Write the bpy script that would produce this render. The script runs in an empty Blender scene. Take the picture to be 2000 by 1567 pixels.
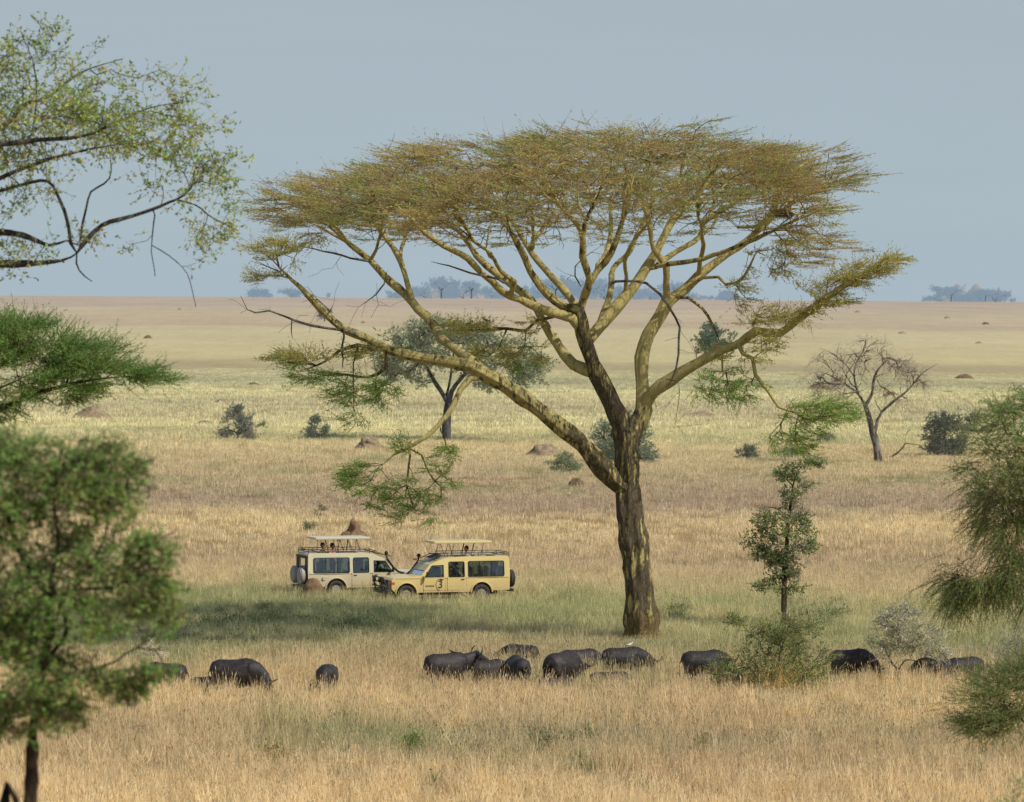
import bpy, bmesh, math, random
import numpy as np
from mathutils import Vector, Matrix
rs = np.random.RandomState(11)
random.seed(11)
scn = bpy.context.scene
COL = scn.collection

# ------------------------------------------------------------------ camera
F = 8333.0
H = 13.0
ROLL = 0.0065
PITCH = math.atan((783.5 - 582.0) / F)
cam_d = bpy.data.cameras.new("camera"); cam = bpy.data.objects.new("camera", cam_d); COL.objects.link(cam)
CM = Matrix.Rotation(math.pi / 2 - PITCH, 4, 'X') @ Matrix.Rotation(ROLL, 4, 'Z')
cam.matrix_world = Matrix.Translation((0, 0, H)) @ CM
cam_d.sensor_width = 36; cam_d.sensor_fit = 'HORIZONTAL'; cam_d.lens = F * 36 / 2000
cam_d.clip_start = 0.5; cam_d.clip_end = 80000
cam_d.dof.use_dof = True; cam_d.dof.focus_distance = 160; cam_d.dof.aperture_fstop = 3.2
scn.camera = cam
C3 = np.array(CM.to_3x3())

def P(px, py, Y):
    d = C3 @ np.array([(px - 1000) / F, -(py - 783.5) / F, -1.0])
    return np.array([0, 0, H]) + d * (Y / d[1])

def sstep(a, b, x):
    t = np.clip((x - a) / (b - a), 0, 1); return t * t * (3 - 2 * t)

def ground(x, y):
    x = np.asarray(x, float); y = np.asarray(y, float)
    a = np.where(y < 0, 10.5, 10.5 - 0.105 * y)
    z = 0.5 * (a + np.sqrt(a * a + 0.35))            # slope of the viewpoint hill meeting the plain
    z = z + 0.16 * np.sin(x * 0.11 + 1.3) * np.sin(y * 0.045 + .4) * sstep(90, 140, y)
    z = z + 12.2 * sstep(600, 3300, y)
    z = z - sstep(3300, 9000, y) * 60 - np.clip(y - 9000, 0, None) * 0.003
    return z

def G(px, py):
    """point of the ground seen at photo pixel (px, py)"""
    lo, hi = 20.0, 3300.0
    d = C3 @ np.array([(px - 1000) / F, -(py - 783.5) / F, -1.0]); d = d / d[1]
    f = lambda t: H + d[2] * t - float(ground(d[0] * t, t))
    for t in np.geomspace(20, 3300, 220):
        if f(t) < 0: hi = t; break
        lo = t
    for _ in range(40):
        m = .5 * (lo + hi)
        if f(m) > 0: lo = m
        else: hi = m
    return np.array([d[0] * lo, lo, float(ground(d[0] * lo, lo))])

def lin(r, g, b, k=1.0):
    f = lambda c: ((c / 255 + 0.055) / 1.055) ** 2.4 if c > 10 else c / 255 / 12.92
    return (f(r) * k, f(g) * k, f(b) * k)

# ------------------------------------------------------------------ materials
def nt(name):
    m = bpy.data.materials.new(name); m.use_nodes = True
    t = m.node_tree; t.nodes.clear(); o = t.nodes.new('ShaderNodeOutputMaterial')
    return m, t, o
def N(t, ty, **k):
    n = t.nodes.new(ty)
    for a, b in k.items():
        if a.startswith('i_'): n.inputs[a[2:].replace('_', ' ')].default_value = b
        else: setattr(n, a, b)
    return n
def L(t, a, b): t.links.new(a, b)
def noise(t, scale, vec=None, detail=4, rough=.6, dist=0):
    n = N(t, 'ShaderNodeTexNoise'); n.inputs['Scale'].default_value = scale; n.inputs['Detail'].default_value = detail
    n.inputs['Roughness'].default_value = rough; n.inputs['Distortion'].default_value = dist
    if vec is not None: L(t, vec, n.inputs['Vector'])
    return n
def ramp(t, fac, stops):
    r = N(t, 'ShaderNodeValToRGB'); e = r.color_ramp.elements
    while len(e) < len(stops): e.new(0.5)
    for el, (p, c) in zip(e, stops):
        el.position = p; el.color = tuple(c) + ((1,) if len(c) == 3 else ())
    L(t, fac, r.inputs[0]); return r
def mixc(t, fac, a, b, bt='MIX'):
    n = N(t, 'ShaderNodeMix', data_type='RGBA', blend_type=bt)
    for s, v in ((0, fac), (6, a), (7, b)):
        if hasattr(v, 'is_linked') or hasattr(v, 'links'): L(t, v, n.inputs[s])
        else: n.inputs[s].default_value = v if s == 0 else tuple(v)[:3] + (1,)
    return n.outputs[2]
def mathn(t, op, a, b=None, c=None):
    n = N(t, 'ShaderNodeMath', operation=op)
    for i, v in enumerate((a, b, c)):
        if v is None: continue
        if isinstance(v, (int, float)): n.inputs[i].default_value = v
        else: L(t, v, n.inputs[i])
    return n.outputs[0]
def mapping(t, vec, scale):
    n = N(t, 'ShaderNodeMapping'); n.inputs['Scale'].default_value = scale; L(t, vec, n.inputs['Vector']); return n.outputs[0]

def simple(name, col, rough=.6, metal=0, spec=.5, var=.12, nscale=6, bump=0):
    m, t, o = nt(name); b = N(t, 'ShaderNodeBsdfPrincipled'); L(t, b.outputs[0], o.inputs[0])
    b.inputs['Roughness'].default_value = rough; b.inputs['Metallic'].default_value = metal
    b.inputs['Specular IOR Level'].default_value = spec
    tc = N(t, 'ShaderNodeTexCoord'); n = noise(t, nscale, tc.outputs['Object'])
    c2 = tuple(x * (1 - 2 * var) for x in col); c3 = tuple(min(1, x * (1 + var)) for x in col)
    r = ramp(t, n.outputs[0], [(.3, c2), (.7, c3)]); L(t, r.outputs[0], b.inputs['Base Color'])
    if bump:
        bn = N(t, 'ShaderNodeBump'); bn.inputs['Strength'].default_value = bump; bn.inputs['Distance'].default_value = .03
        n2 = noise(t, nscale * 4, tc.outputs['Object']); L(t, n2.outputs[0], bn.inputs['Height']); L(t, bn.outputs[0], b.inputs['Normal'])
    return m

# savanna colour as a function of world position, shared by the soil and the grass growing on it
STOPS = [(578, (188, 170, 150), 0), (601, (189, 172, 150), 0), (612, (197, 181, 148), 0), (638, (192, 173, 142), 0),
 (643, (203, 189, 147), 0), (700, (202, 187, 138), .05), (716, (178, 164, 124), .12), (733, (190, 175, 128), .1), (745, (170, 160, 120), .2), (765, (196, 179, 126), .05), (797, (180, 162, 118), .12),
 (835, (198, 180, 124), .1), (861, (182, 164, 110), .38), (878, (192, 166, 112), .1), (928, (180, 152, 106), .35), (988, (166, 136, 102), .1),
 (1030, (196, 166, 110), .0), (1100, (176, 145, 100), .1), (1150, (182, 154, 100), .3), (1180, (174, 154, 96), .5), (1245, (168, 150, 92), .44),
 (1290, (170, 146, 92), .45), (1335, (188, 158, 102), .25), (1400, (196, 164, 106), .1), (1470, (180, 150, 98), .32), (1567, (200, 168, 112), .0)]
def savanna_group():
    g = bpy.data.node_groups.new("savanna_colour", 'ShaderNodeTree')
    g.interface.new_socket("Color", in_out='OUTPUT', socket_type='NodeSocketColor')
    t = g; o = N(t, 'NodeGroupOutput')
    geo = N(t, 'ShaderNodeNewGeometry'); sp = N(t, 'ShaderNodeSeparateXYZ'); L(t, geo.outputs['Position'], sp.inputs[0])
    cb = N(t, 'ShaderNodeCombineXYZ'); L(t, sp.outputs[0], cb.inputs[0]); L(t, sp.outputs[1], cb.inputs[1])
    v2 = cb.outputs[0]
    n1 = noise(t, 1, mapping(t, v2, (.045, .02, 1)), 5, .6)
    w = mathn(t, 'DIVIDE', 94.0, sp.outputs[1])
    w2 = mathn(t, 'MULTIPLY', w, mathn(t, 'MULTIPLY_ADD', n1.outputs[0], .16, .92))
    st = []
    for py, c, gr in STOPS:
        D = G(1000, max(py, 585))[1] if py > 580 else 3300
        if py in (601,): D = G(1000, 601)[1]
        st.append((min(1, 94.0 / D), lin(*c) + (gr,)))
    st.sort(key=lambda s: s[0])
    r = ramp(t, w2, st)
    n2 = noise(t, 1, mapping(t, v2, (.12, .055, 1)), 6, .65)
    n3 = noise(t, 1, mapping(t, v2, (.03, .012, 1)), 4, .6)
    n4 = noise(t, 1, mapping(t, v2, (.9, .5, 1)), 4, .7)
    # green patches where the ramp's alpha allows it
    thr = mathn(t, 'SUBTRACT', mathn(t, 'ADD', mathn(t, 'MULTIPLY', r.outputs[1], .42), n2.outputs[0]), .62)
    gm = mathn(t, 'MULTIPLY', thr, 5.0); gmn = N(t, 'ShaderNodeClamp'); L(t, gm, gmn.inputs[0])
    c = mixc(t, mathn(t, 'MULTIPLY', gmn.outputs[0], .78), r.outputs[0], lin(138, 138, 78))
    # reddish seeding grass patches
    rm = N(t, 'ShaderNodeClamp'); L(t, mathn(t, 'MULTIPLY', mathn(t, 'SUBTRACT', n3.outputs[0], .5), 5.0), rm.inputs[0])
    near = N(t, 'ShaderNodeMapRange'); L(t, w, near.inputs[0]); near.inputs[1].default_value = .1; near.inputs[2].default_value = .3; near.inputs[3].default_value = .15; near.inputs[4].default_value = .34
    c = mixc(t, mathn(t, 'MULTIPLY', rm.outputs[0], near.outputs[0]), c, lin(164, 130, 96))
    br = N(t, 'ShaderNodeMapRange'); L(t, n4.outputs[0], br.inputs[0]); br.inputs[1].default_value = .3; br.inputs[2].default_value = .7; br.inputs[3].default_value = .82; br.inputs[4].default_value = 1.16
    c = mixc(t, 1.0, c, (1, 1, 1), 'MULTIPLY') if False else c
    vm = N(t, 'ShaderNodeVectorMath', operation='SCALE'); L(t, c, vm.inputs[0]); L(t, br.outputs[0], vm.inputs['Scale'])
    L(t, vm.outputs[0], o.inputs[0]); return g
SAV = savanna_group()

def m_soil():
    m, t, o = nt("dry_plain"); b = N(t, 'ShaderNodeBsdfPrincipled'); L(t, b.outputs[0], o.inputs[0]); b.inputs['Roughness'].default_value = .95
    b.inputs['Specular IOR Level'].default_value = .1
    g = N(t, 'ShaderNodeGroup'); g.node_tree = SAV
    geo = N(t, 'ShaderNodeNewGeometry'); sp = N(t, 'ShaderNodeSeparateXYZ'); L(t, geo.outputs['Position'], sp.inputs[0])
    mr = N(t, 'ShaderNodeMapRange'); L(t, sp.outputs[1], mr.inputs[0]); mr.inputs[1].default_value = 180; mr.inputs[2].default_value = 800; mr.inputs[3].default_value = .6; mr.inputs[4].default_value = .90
    n = noise(t, 1, mapping(t, geo.outputs['Position'], (.35, .02, .1)), 5, .7)
    n2 = noise(t, 1, mapping(t, geo.outputs['Position'], (.02, .006, .1)), 6, .7)
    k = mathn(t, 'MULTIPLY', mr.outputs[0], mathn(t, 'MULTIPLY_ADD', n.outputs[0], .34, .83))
    k = mathn(t, 'MULTIPLY', k, mathn(t, 'MULTIPLY_ADD', n2.outputs[0], .5, .75))
    vm = N(t, 'ShaderNodeVectorMath', operation='SCALE'); L(t, g.outputs[0], vm.inputs[0]); L(t, k, vm.inputs['Scale'])
    L(t, vm.outputs[0], b.inputs['Base Color'])
    return m
def leafy(name, transl=.35, savanna=False, k=1.0, rough=.7, desat=0, haze=0, tint=None):
    m, t, o = nt(name); a = N(t, 'ShaderNodeAttribute', attribute_name='Col')
    c = a.outputs['Color']
    if savanna:
        g = N(t, 'ShaderNodeGroup'); g.node_tree = SAV
        own = N(t, 'ShaderNodeAttribute', attribute_name='own')
        c = mixc(t, own.outputs['Fac'], mixc(t, 1.0, g.outputs[0], c, 'MULTIPLY'), c)
    if k != 1:
        vm = N(t, 'ShaderNodeVectorMath', operation='SCALE'); L(t, c, vm.inputs[0]); vm.inputs['Scale'].default_value = k; c = vm.outputs[0]
    if tint: c = mixc(t, 1.0, c, tint, 'MULTIPLY')
    if desat:
        hs = N(t, 'ShaderNodeHueSaturation'); hs.inputs['Saturation'].default_value = 1 - desat; L(t, c, hs.inputs['Color']); c = hs.outputs[0]
    d = N(t, 'ShaderNodeBsdfPrincipled'); d.inputs['Roughness'].default_value = rough; d.inputs['Specular IOR Level'].default_value = .25
    L(t, c, d.inputs['Base Color'])
    tr = N(t, 'ShaderNodeBsdfTranslucent'); L(t, c, tr.inputs[0])
    mx = N(t, 'ShaderNodeMixShader'); mx.inputs[0].default_value = transl; L(t, d.outputs[0], mx.inputs[1]); L(t, tr.outputs[0], mx.inputs[2])
    out = mx.outputs[0]
    if haze:   # painted haze: constant glow standing in for light scattered by dusty air
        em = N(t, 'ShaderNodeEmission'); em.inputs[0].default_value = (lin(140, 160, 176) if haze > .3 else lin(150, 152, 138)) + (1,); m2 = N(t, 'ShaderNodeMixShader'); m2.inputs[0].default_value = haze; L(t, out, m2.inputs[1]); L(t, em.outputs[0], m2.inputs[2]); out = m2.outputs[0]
    L(t, out, o.inputs[0]); return m
def bark(name, light, dark, mid=None, scale=(3, 3, .8), foot=None):
    """bark with peeled and rough patches; attribute 'dark' says how much of it is rough"""
    m, t, o = nt(name); b = N(t, 'ShaderNodeBsdfPrincipled'); L(t, b.outputs[0], o.inputs[0]); b.inputs['Roughness'].default_value = .8
    b.inputs['Specular IOR Level'].default_value = .2
    tc = N(t, 'ShaderNodeTexCoord'); a = N(t, 'ShaderNodeAttribute', attribute_name='dark')
    n = noise(t, 1, mapping(t, tc.outputs['Object'], scale), 9, .78, .25)
    n2 = noise(t, 1, mapping(t, tc.outputs['Object'], (14, 14, 3)), 7, .8)
    f = mathn(t, 'ADD', n.outputs[0], mathn(t, 'MULTIPLY', a.outputs['Fac'], .5))
    cl = N(t, 'ShaderNodeMapRange'); L(t, f, cl.inputs[0]); cl.inputs[1].default_value = .67; cl.inputs[2].default_value = .74
    lc = ramp(t, n2.outputs[0], [(.3, tuple(x * .72 for x in light)), (.6, light), (.8, tuple(min(1, x * 1.2) for x in light))])
    dc = ramp(t, n2.outputs[0], [(.32, tuple(x * .45 for x in dark)), (.5, dark), (.62, mid or tuple(x * 1.6 for x in dark)), (.8, tuple(x * 1.9 for x in dark))])
    c = mixc(t, cl.outputs[0], lc.outputs[0], dc.outputs[0])
    if foot:   # ochre flaking bark around the foot of the trunk
        sp = N(t, 'ShaderNodeSeparateXYZ'); L(t, tc.outputs['Object'], sp.inputs[0]); fz = N(t, 'ShaderNodeMapRange'); L(t, sp.outputs[2], fz.inputs[0]); fz.inputs[1].default_value = 5.0; fz.inputs[2].default_value = .3
        n5 = noise(t, 1, mapping(t, tc.outputs['Object'], (9, 9, 5)), 7, .9); fm = N(t, 'ShaderNodeMapRange'); L(t, mathn(t, 'MULTIPLY', fz.outputs[0], n5.outputs[0]), fm.inputs[0]); fm.inputs[1].default_value = .40; fm.inputs[2].default_value = .47
        c = mixc(t, mathn(t, 'MULTIPLY', fm.outputs[0], .7), c, foot)
    L(t, c, b.inputs['Base Color'])
    bn = N(t, 'ShaderNodeBump'); bn.inputs['Strength'].default_value = 1; bn.inputs['Distance'].default_value = .12
    L(t, mathn(t, 'ADD', n2.outputs[0], cl.outputs[0]), bn.inputs['Height']); L(t, bn.outputs[0], b.inputs['Normal'])
    return m
M = {}
M['soil'] = m_soil()
M['grass'] = leafy("dry_grass", .35, True, 1.82, desat=.27, tint=(.95, 1.038, .90))
M['leaf'] = leafy("foliage", .4, k=1.8, desat=.06)
M['leaf_far'] = leafy("haze_glow_foliage", .35, k=1.0, haze=.79)
M['leaf_mid'] = leafy("faint_haze_glow_foliage", .35, k=1.6, desat=.02, haze=.09)
M['fever_bark'] = bark("yellow_bark", lin(222, 204, 132), lin(104, 92, 74), lin(146, 128, 98), (4.5, 4.5, 1.1), lin(166, 140, 88))
M['grey_bark'] = bark("grey_bark", lin(150, 140, 125), lin(85, 75, 65))
M['brown_bark'] = bark("brown_bark", lin(120, 100, 75), lin(62, 50, 38))
M['dead_wood'] = bark("dead_wood", lin(158, 148, 134), lin(102, 92, 80))
M['far_bark'] = bark("haze_tint_bark", lin(125, 122, 118), lin(98, 98, 98))  # greyed and lightened, distance haze painted into the bark colour
M['mound'] = simple("termite_soil", lin(140, 114, 86), .95, var=.25, nscale=3, bump=.8, spec=.1)
M['mound_dark'] = simple("dark_soil", lin(122, 102, 80), .95, var=.25, nscale=3, bump=.8, spec=.1)
M['mound_far'] = simple("grassy_soil", lin(156, 138, 110), .95, var=.2, nscale=3, bump=.8, spec=.1)

def hazy(name, col, haze):  # diffuse mixed with even emission that paints air haze onto the surface
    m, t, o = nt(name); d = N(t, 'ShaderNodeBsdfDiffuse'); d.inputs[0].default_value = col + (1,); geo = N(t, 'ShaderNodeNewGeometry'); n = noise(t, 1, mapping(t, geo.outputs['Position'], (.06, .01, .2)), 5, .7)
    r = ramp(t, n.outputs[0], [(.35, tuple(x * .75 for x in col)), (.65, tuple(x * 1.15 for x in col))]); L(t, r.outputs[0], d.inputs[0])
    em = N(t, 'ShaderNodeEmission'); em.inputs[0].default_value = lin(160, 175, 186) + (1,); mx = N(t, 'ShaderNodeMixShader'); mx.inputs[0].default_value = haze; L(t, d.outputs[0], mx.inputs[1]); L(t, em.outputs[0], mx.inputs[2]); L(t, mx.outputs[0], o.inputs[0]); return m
M['far_hill'] = hazy("haze_glow_hill", lin(176, 150, 130), .62)
# ------------------------------------------------------------------ mesh buffers
def nrm(v):
    return v / np.maximum(1e-9, np.linalg.norm(v, axis=-1, keepdims=True))
class MB:
    def __init__(s): s.v = []; s.f = []; s.c = []; s.a = []; s.n = 0
    def add(s, v, f, col=(1, 1, 1), a=0.0):
        v = np.asarray(v, float).reshape(-1, 3); f = np.asarray(f, int)
        s.v.append(v); s.f.append(f + s.n); s.n += len(v)
        c = np.asarray(col, float); s.c.append(np.broadcast_to(c, (len(v), 3)) if c.ndim == 1 else c)
        a = np.asarray(a, float); s.a.append(np.broadcast_to(a, (len(v),)))
    def quads(s, q, col, a=0.0):
        n = len(q)
        if not n: return
        col = np.asarray(col, float)
        if col.ndim == 2: col = np.repeat(col, 4, axis=0)
        s.add(q.reshape(-1, 3), np.arange(n * 4).reshape(n, 4), col, a)
    def tube(s, pts, rad, sides=5, a=0.0, mod=None, cap=True):
        pts = np.asarray(pts, float); n = len(pts)
        if n < 2: return
        rad = np.broadcast_to(np.asarray(rad, float), (n,))
        tan = nrm(np.gradient(pts, axis=0)); u = np.cross(tan[0], (0.3, .9, .2)); u = u / np.linalg.norm(u)
        ang = np.arange(sides) * 2 * math.pi / sides; rings = []
        for i in range(n):
            u = u - tan[i] * np.dot(u, tan[i]); u = u / max(1e-9, np.linalg.norm(u)); w = np.cross(tan[i], u)
            r = rad[i] * (mod(ang, i / (n - 1), pts[i]) if mod else 1.0)
            rings.append(pts[i] + (np.cos(ang) * r)[:, None] * u + (np.sin(ang) * r)[:, None] * w)
        v = np.concatenate(rings); i, j = np.meshgrid(np.arange(n - 1), np.arange(sides), indexing='ij'); j2 = (j + 1) % sides
        f = np.stack([i * sides + j, i * sides + j2, (i + 1) * sides + j2, (i + 1) * sides + j], -1).reshape(-1, 4)
        aa = np.repeat(np.broadcast_to(np.asarray(a, float), (n,)), sides)
        s.add(v, f, (1, 1, 1), aa)
        if cap and sides == 4: s.f.append(np.array([[0, 1, 2, 3], [3, 2, 1, 0]]) * 0 + 0) if False else None
    def mesh(s, name, origin=(0, 0, 0), smooth=False, attr='dark'):
        v = np.concatenate(s.v) - np.asarray(origin, float); 
        me = bpy.data.meshes.new(name); me.vertices.add(len(v)); me.vertices.foreach_set('co', v.astype(np.float32).ravel())
        tot = [np.full(len(f), f.shape[1]) for f in s.f]; loops = np.concatenate([f.ravel() for f in s.f]); tot = np.concatenate(tot)
        me.loops.add(len(loops)); me.loops.foreach_set('vertex_index', loops.astype(np.int32))
        me.polygons.add(len(tot)); me.polygons.foreach_set('loop_start', np.concatenate([[0], np.cumsum(tot)[:-1]]).astype(np.int32))
        me.polygons.foreach_set('loop_total', tot.astype(np.int32))
        if smooth: me.polygons.foreach_set('use_smooth', np.ones(len(tot), bool))
        c = np.concatenate(s.c); ca = me.attributes.new('Col', 'FLOAT_COLOR', 'POINT')
        ca.data.foreach_set('color', np.concatenate([c, np.ones((len(c), 1))], 1).astype(np.float32).ravel())
        da = me.attributes.new(attr, 'FLOAT', 'POINT'); da.data.foreach_set('value', np.concatenate(s.a).astype(np.float32))
        me.update(calc_edges=True); return me

def tag(o, label=None, cat=None, group=None, kind=None):
    if label: o['label'] = label
    if cat: o['category'] = cat
    if group: o['group'] = group
    if kind: o['kind'] = kind
    return o
def ob(name, me, mat=None, parent=None, loc=(0, 0, 0)):
    o = bpy.data.objects.new(name, me)
    if mat is not None and me is not None and not len(me.materials): me.materials.append(mat)
    o.location = loc; COL.objects.link(o)
    if parent is not None: o.parent = parent
    return o
def empty(name, loc, label, cat, group=None, rz=0):
    o = bpy.data.objects.new(name, None); o.empty_display_size = .2; o.location = loc; o.rotation_euler = (0, 0, rz); COL.objects.link(o)
    return tag(o, label, cat, group)

# ------------------------------------------------------------------ terrain
def terrain():
    ys = np.concatenate([np.linspace(-80, 90, 60), np.linspace(92, 600, 260), np.geomspace(606, 40000, 150)])
    us = np.linspace(-1, 1, 161)
    X = []; 
    for y in ys:
        w = 60 + max(0, y) * .55; X.append(us * w)
    X = np.array(X); Y = np.repeat(ys[:, None], 161, 1); Z = ground(X, Y)
    n, m = X.shape; v = np.stack([X, Y, Z], -1).reshape(-1, 3)
    i, j = np.meshgrid(np.arange(n - 1), np.arange(m - 1), indexing='ij')
    f = np.stack([i * m + j, i * m + j + 1, (i + 1) * m + j + 1, (i + 1) * m + j], -1).reshape(-1, 4)
    b = MB(); b.add(v, f); o = ob("ground", b.mesh("ground", smooth=True), M['soil']); tag(o, kind='structure'); return o
terrain()
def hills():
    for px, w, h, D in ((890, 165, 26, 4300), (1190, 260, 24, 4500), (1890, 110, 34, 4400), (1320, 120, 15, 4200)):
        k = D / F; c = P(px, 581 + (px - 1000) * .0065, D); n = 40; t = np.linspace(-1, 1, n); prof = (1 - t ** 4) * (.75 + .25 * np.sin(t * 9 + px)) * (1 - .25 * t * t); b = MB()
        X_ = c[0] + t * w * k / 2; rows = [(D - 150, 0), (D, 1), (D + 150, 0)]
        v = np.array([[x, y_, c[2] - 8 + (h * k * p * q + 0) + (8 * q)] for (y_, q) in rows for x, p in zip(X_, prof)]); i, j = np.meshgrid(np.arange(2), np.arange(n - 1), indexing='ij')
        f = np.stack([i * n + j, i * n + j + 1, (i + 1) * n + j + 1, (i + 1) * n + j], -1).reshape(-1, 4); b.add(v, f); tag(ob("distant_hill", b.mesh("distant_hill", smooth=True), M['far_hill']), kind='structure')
hills()

# ------------------------------------------------------------------ grass
def blade_set(seed, n, size, h, w, seeds=.12, own=None, lean=.22):
    r = np.random.RandomState(seed); b = MB()
    # blades in small clumps
    nc = max(3, n // 9); cc = (r.rand(nc, 2) - .5) * size; ch = .6 + .6 * r.rand(nc); ccol = .8 + .4 * r.rand(nc)
    k = r.randint(0, nc, n); base = np.concatenate([cc[k] + r.normal(0, size * .045 + .02, (n, 2)), np.full((n, 1), -.02)], 1)
    hh = h * ch[k] * (.55 + .55 * r.rand(n)); az = r.rand(n) * 2 * math.pi
    d = np.stack([np.cos(az), np.sin(az)], 1) * (lean * (.3 + r.rand(n)))[:, None] + np.array([-.06, 0])
    fz = r.rand(n) * math.pi; pw = np.stack([np.cos(fz), np.sin(fz), np.zeros(n)], 1) * (w * (.6 + .8 * r.rand(n)) / 2)[:, None]
    p1 = base + np.concatenate([d * hh[:, None] * .3, (hh * .5)[:, None]], 1)
    p2 = base + np.concatenate([d * hh[:, None] * 1.0, (hh * .95)[:, None]], 1)
    c = np.stack([ccol[k]] * 3, 1) * (.85 + .3 * r.rand(n))[:, None] * np.array([1, 1 + 0, 1])
    if own is not None: c = np.asarray(own) * (c * .8)
    o = 0.0 if own is None else 1.0
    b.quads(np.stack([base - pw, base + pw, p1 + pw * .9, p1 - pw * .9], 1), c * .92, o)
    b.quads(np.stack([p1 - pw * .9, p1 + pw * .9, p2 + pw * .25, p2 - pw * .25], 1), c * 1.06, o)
    s = np.where(r.rand(n) < seeds)[0]
    if len(s):
        e = nrm(p2[s] - p1[s]); q0 = p2[s]; L_ = h * .14
        pp = nrm(pw[s]) * (w * 1.2); 
        b.quads(np.stack([q0 - e * L_ * .2, q0 + pp + e * L_ * .3, q0 + e * L_, q0 - pp + e * L_ * .3], 1), c[s] * np.array([.8, .68, .55]), o)
    return b
def grass():
    lib = bpy.data.collections.new("grass_tufts"); k = 0
    kinds = {}
    def reg(key, b):
        me = b.mesh("grass_tuft", attr='own'); me.materials.append(M['grass']); 
        o = bpy.data.objects.new("tuft_%02d" % len(lib.objects), me); lib.objects.link(o); kinds.setdefault(key, []).append(len(lib.objects) - 1)
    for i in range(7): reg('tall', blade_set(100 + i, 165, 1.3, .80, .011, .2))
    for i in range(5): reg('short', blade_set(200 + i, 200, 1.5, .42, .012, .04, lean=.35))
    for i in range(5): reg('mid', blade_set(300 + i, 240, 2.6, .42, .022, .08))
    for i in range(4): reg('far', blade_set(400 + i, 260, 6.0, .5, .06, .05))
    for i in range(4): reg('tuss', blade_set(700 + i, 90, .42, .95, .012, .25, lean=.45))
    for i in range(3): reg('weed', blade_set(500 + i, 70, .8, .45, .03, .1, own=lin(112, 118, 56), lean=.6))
    for i in range(3): reg('wisp', blade_set(600 + i, 14, .9, .85, .010, .9, lean=.25))
    r = np.random.RandomState(5); pts = []; idx = []; sc = []
    def scatter(y0, y1, dens, fn):
        A = (.135 * (y1 ** 2 - y0 ** 2) + 24 * (y1 - y0)); n = int(A * dens)
        # uniform in area
        u = r.rand(n); y = np.sqrt(y0 ** 2 + u * (y1 ** 2 - y0 ** 2)); x = (r.rand(n) * 2 - 1) * (.135 * y + 12); fn(x, y, n)
    def put(key, x, y, s, sz=None):
        pts.append(np.stack([x, y, ground(x, y)], 1)); idx.append(np.array(kinds[key])[r.randint(0, len(kinds[key]), len(x))])
        s = np.asarray(s); sc.append(np.stack([s * 0 + 1, s * 0 + 1, s], 1) if sz is None else np.stack([sz, sz, s], 1))
    patch = lambda x, y, a, b_: np.sin(x * a + 2 * np.sin(y * b_ * .6)) * np.sin(y * b_ + 1.7 * np.sin(x * a * .5))
    GX, GY = G(1255, 1258)[:2]
    def fn1(x, y, n):
        hgt = (1.0 - .48 * sstep(147, 156, y)) * (.88 + .12 * sstep(105, 125, y)) * (1 + .16 * patch(x, y, .35, .2)) * (1 + .14 * patch(x + 9, y, 1.3, .8)) * (.78 + .44 * r.rand(n))
        near_trunk = np.hypot(x - GX, y - GY); keep = near_trunk > .9
        put('tall', x[keep], y[keep], hgt[keep])
    scatter(90, 156, 1.5, fn1)
    scatter(150, 205, 1.1, lambda x, y, n: put('short', x[m_ := (np.hypot(x - GX, y - GY) > .9)], y[m_], ((1 + .35 * sstep(168, 180, y)) * (1 + .25 * patch(x, y, .3, .2)) * (.8 + .4 * r.rand(n)))[m_]))
    scatter(150, 205, .12, lambda x, y, n: put('wisp', x, y, .65 + .3 * r.rand(n)))
    scatter(95, 148, .22, lambda x, y, n: put('wisp', x, y, .8 + .35 * r.rand(n)))
    scatter(95, 150, .09, lambda x, y, n: put('tuss', x, y, .75 + .4 * r.rand(n), .8 + .7 * r.rand(n)))
    scatter(150, 240, .06, lambda x, y, n: put('tuss', x, y, .45 + .3 * r.rand(n), .8 + .7 * r.rand(n)))
    scatter(195, 420, .26, lambda x, y, n: put('mid', x, y, 1 * (.7 + .5 * r.rand(n)) * (1 + .25 * patch(x, y, .12, .08))))
    scatter(380, 760, .045, lambda x, y, n: put('far', x, y, (.7 + .5 * r.rand(n)) * (1 - .85 * sstep(480, 760, y))))
    # leafy weeds in the near grass, thick in a few drifts
    for (px, py, w, d, n) in [(900, 1440, 8, 5, 90), (1500, 1450, 9, 6, 110), (300, 1450, 5, 5, 40), (1850, 1420, 4, 5, 60), (600, 1400, 6, 5, 50), (1050, 1345, 6, 2, 50), (1120, 1475, 2.0, 3.0, 70), (1080, 1455, 1.0, 1.5, 30), (1390, 1480, .8, 1.5, 24), (880, 1470, 1.6, 3, 30), (690, 1490, 1.5, 3, 22), (1700, 1490, 3, 4, 40), (1500, 1380, 2.2, 3, 50), (1620, 1400, 1.5, 3, 30), (560, 1225, 4, 4, 60), (1210, 1370, 2, 3, 30), (420, 1235, 3, 4, 60), (700, 1225, 1.2, 2, 24), (1330, 1200, .6, 1.2, 12), (1600, 1200, 1.2, 3, 40), (740, 1265, 1.0, 1.5, 10), (1570, 1320, 2, 2, 30)]:
        g = G(px, py); x = g[0] + r.normal(0, w * .5, n); y = g[1] + r.normal(0, d * 1.2, n); put('weed', x, y, .7 + .5 * r.rand(n), .8 + .5 * r.rand(n))
    pts_, idx_, sc_ = np.concatenate(pts), np.concatenate(idx), np.concatenate(sc)
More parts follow.
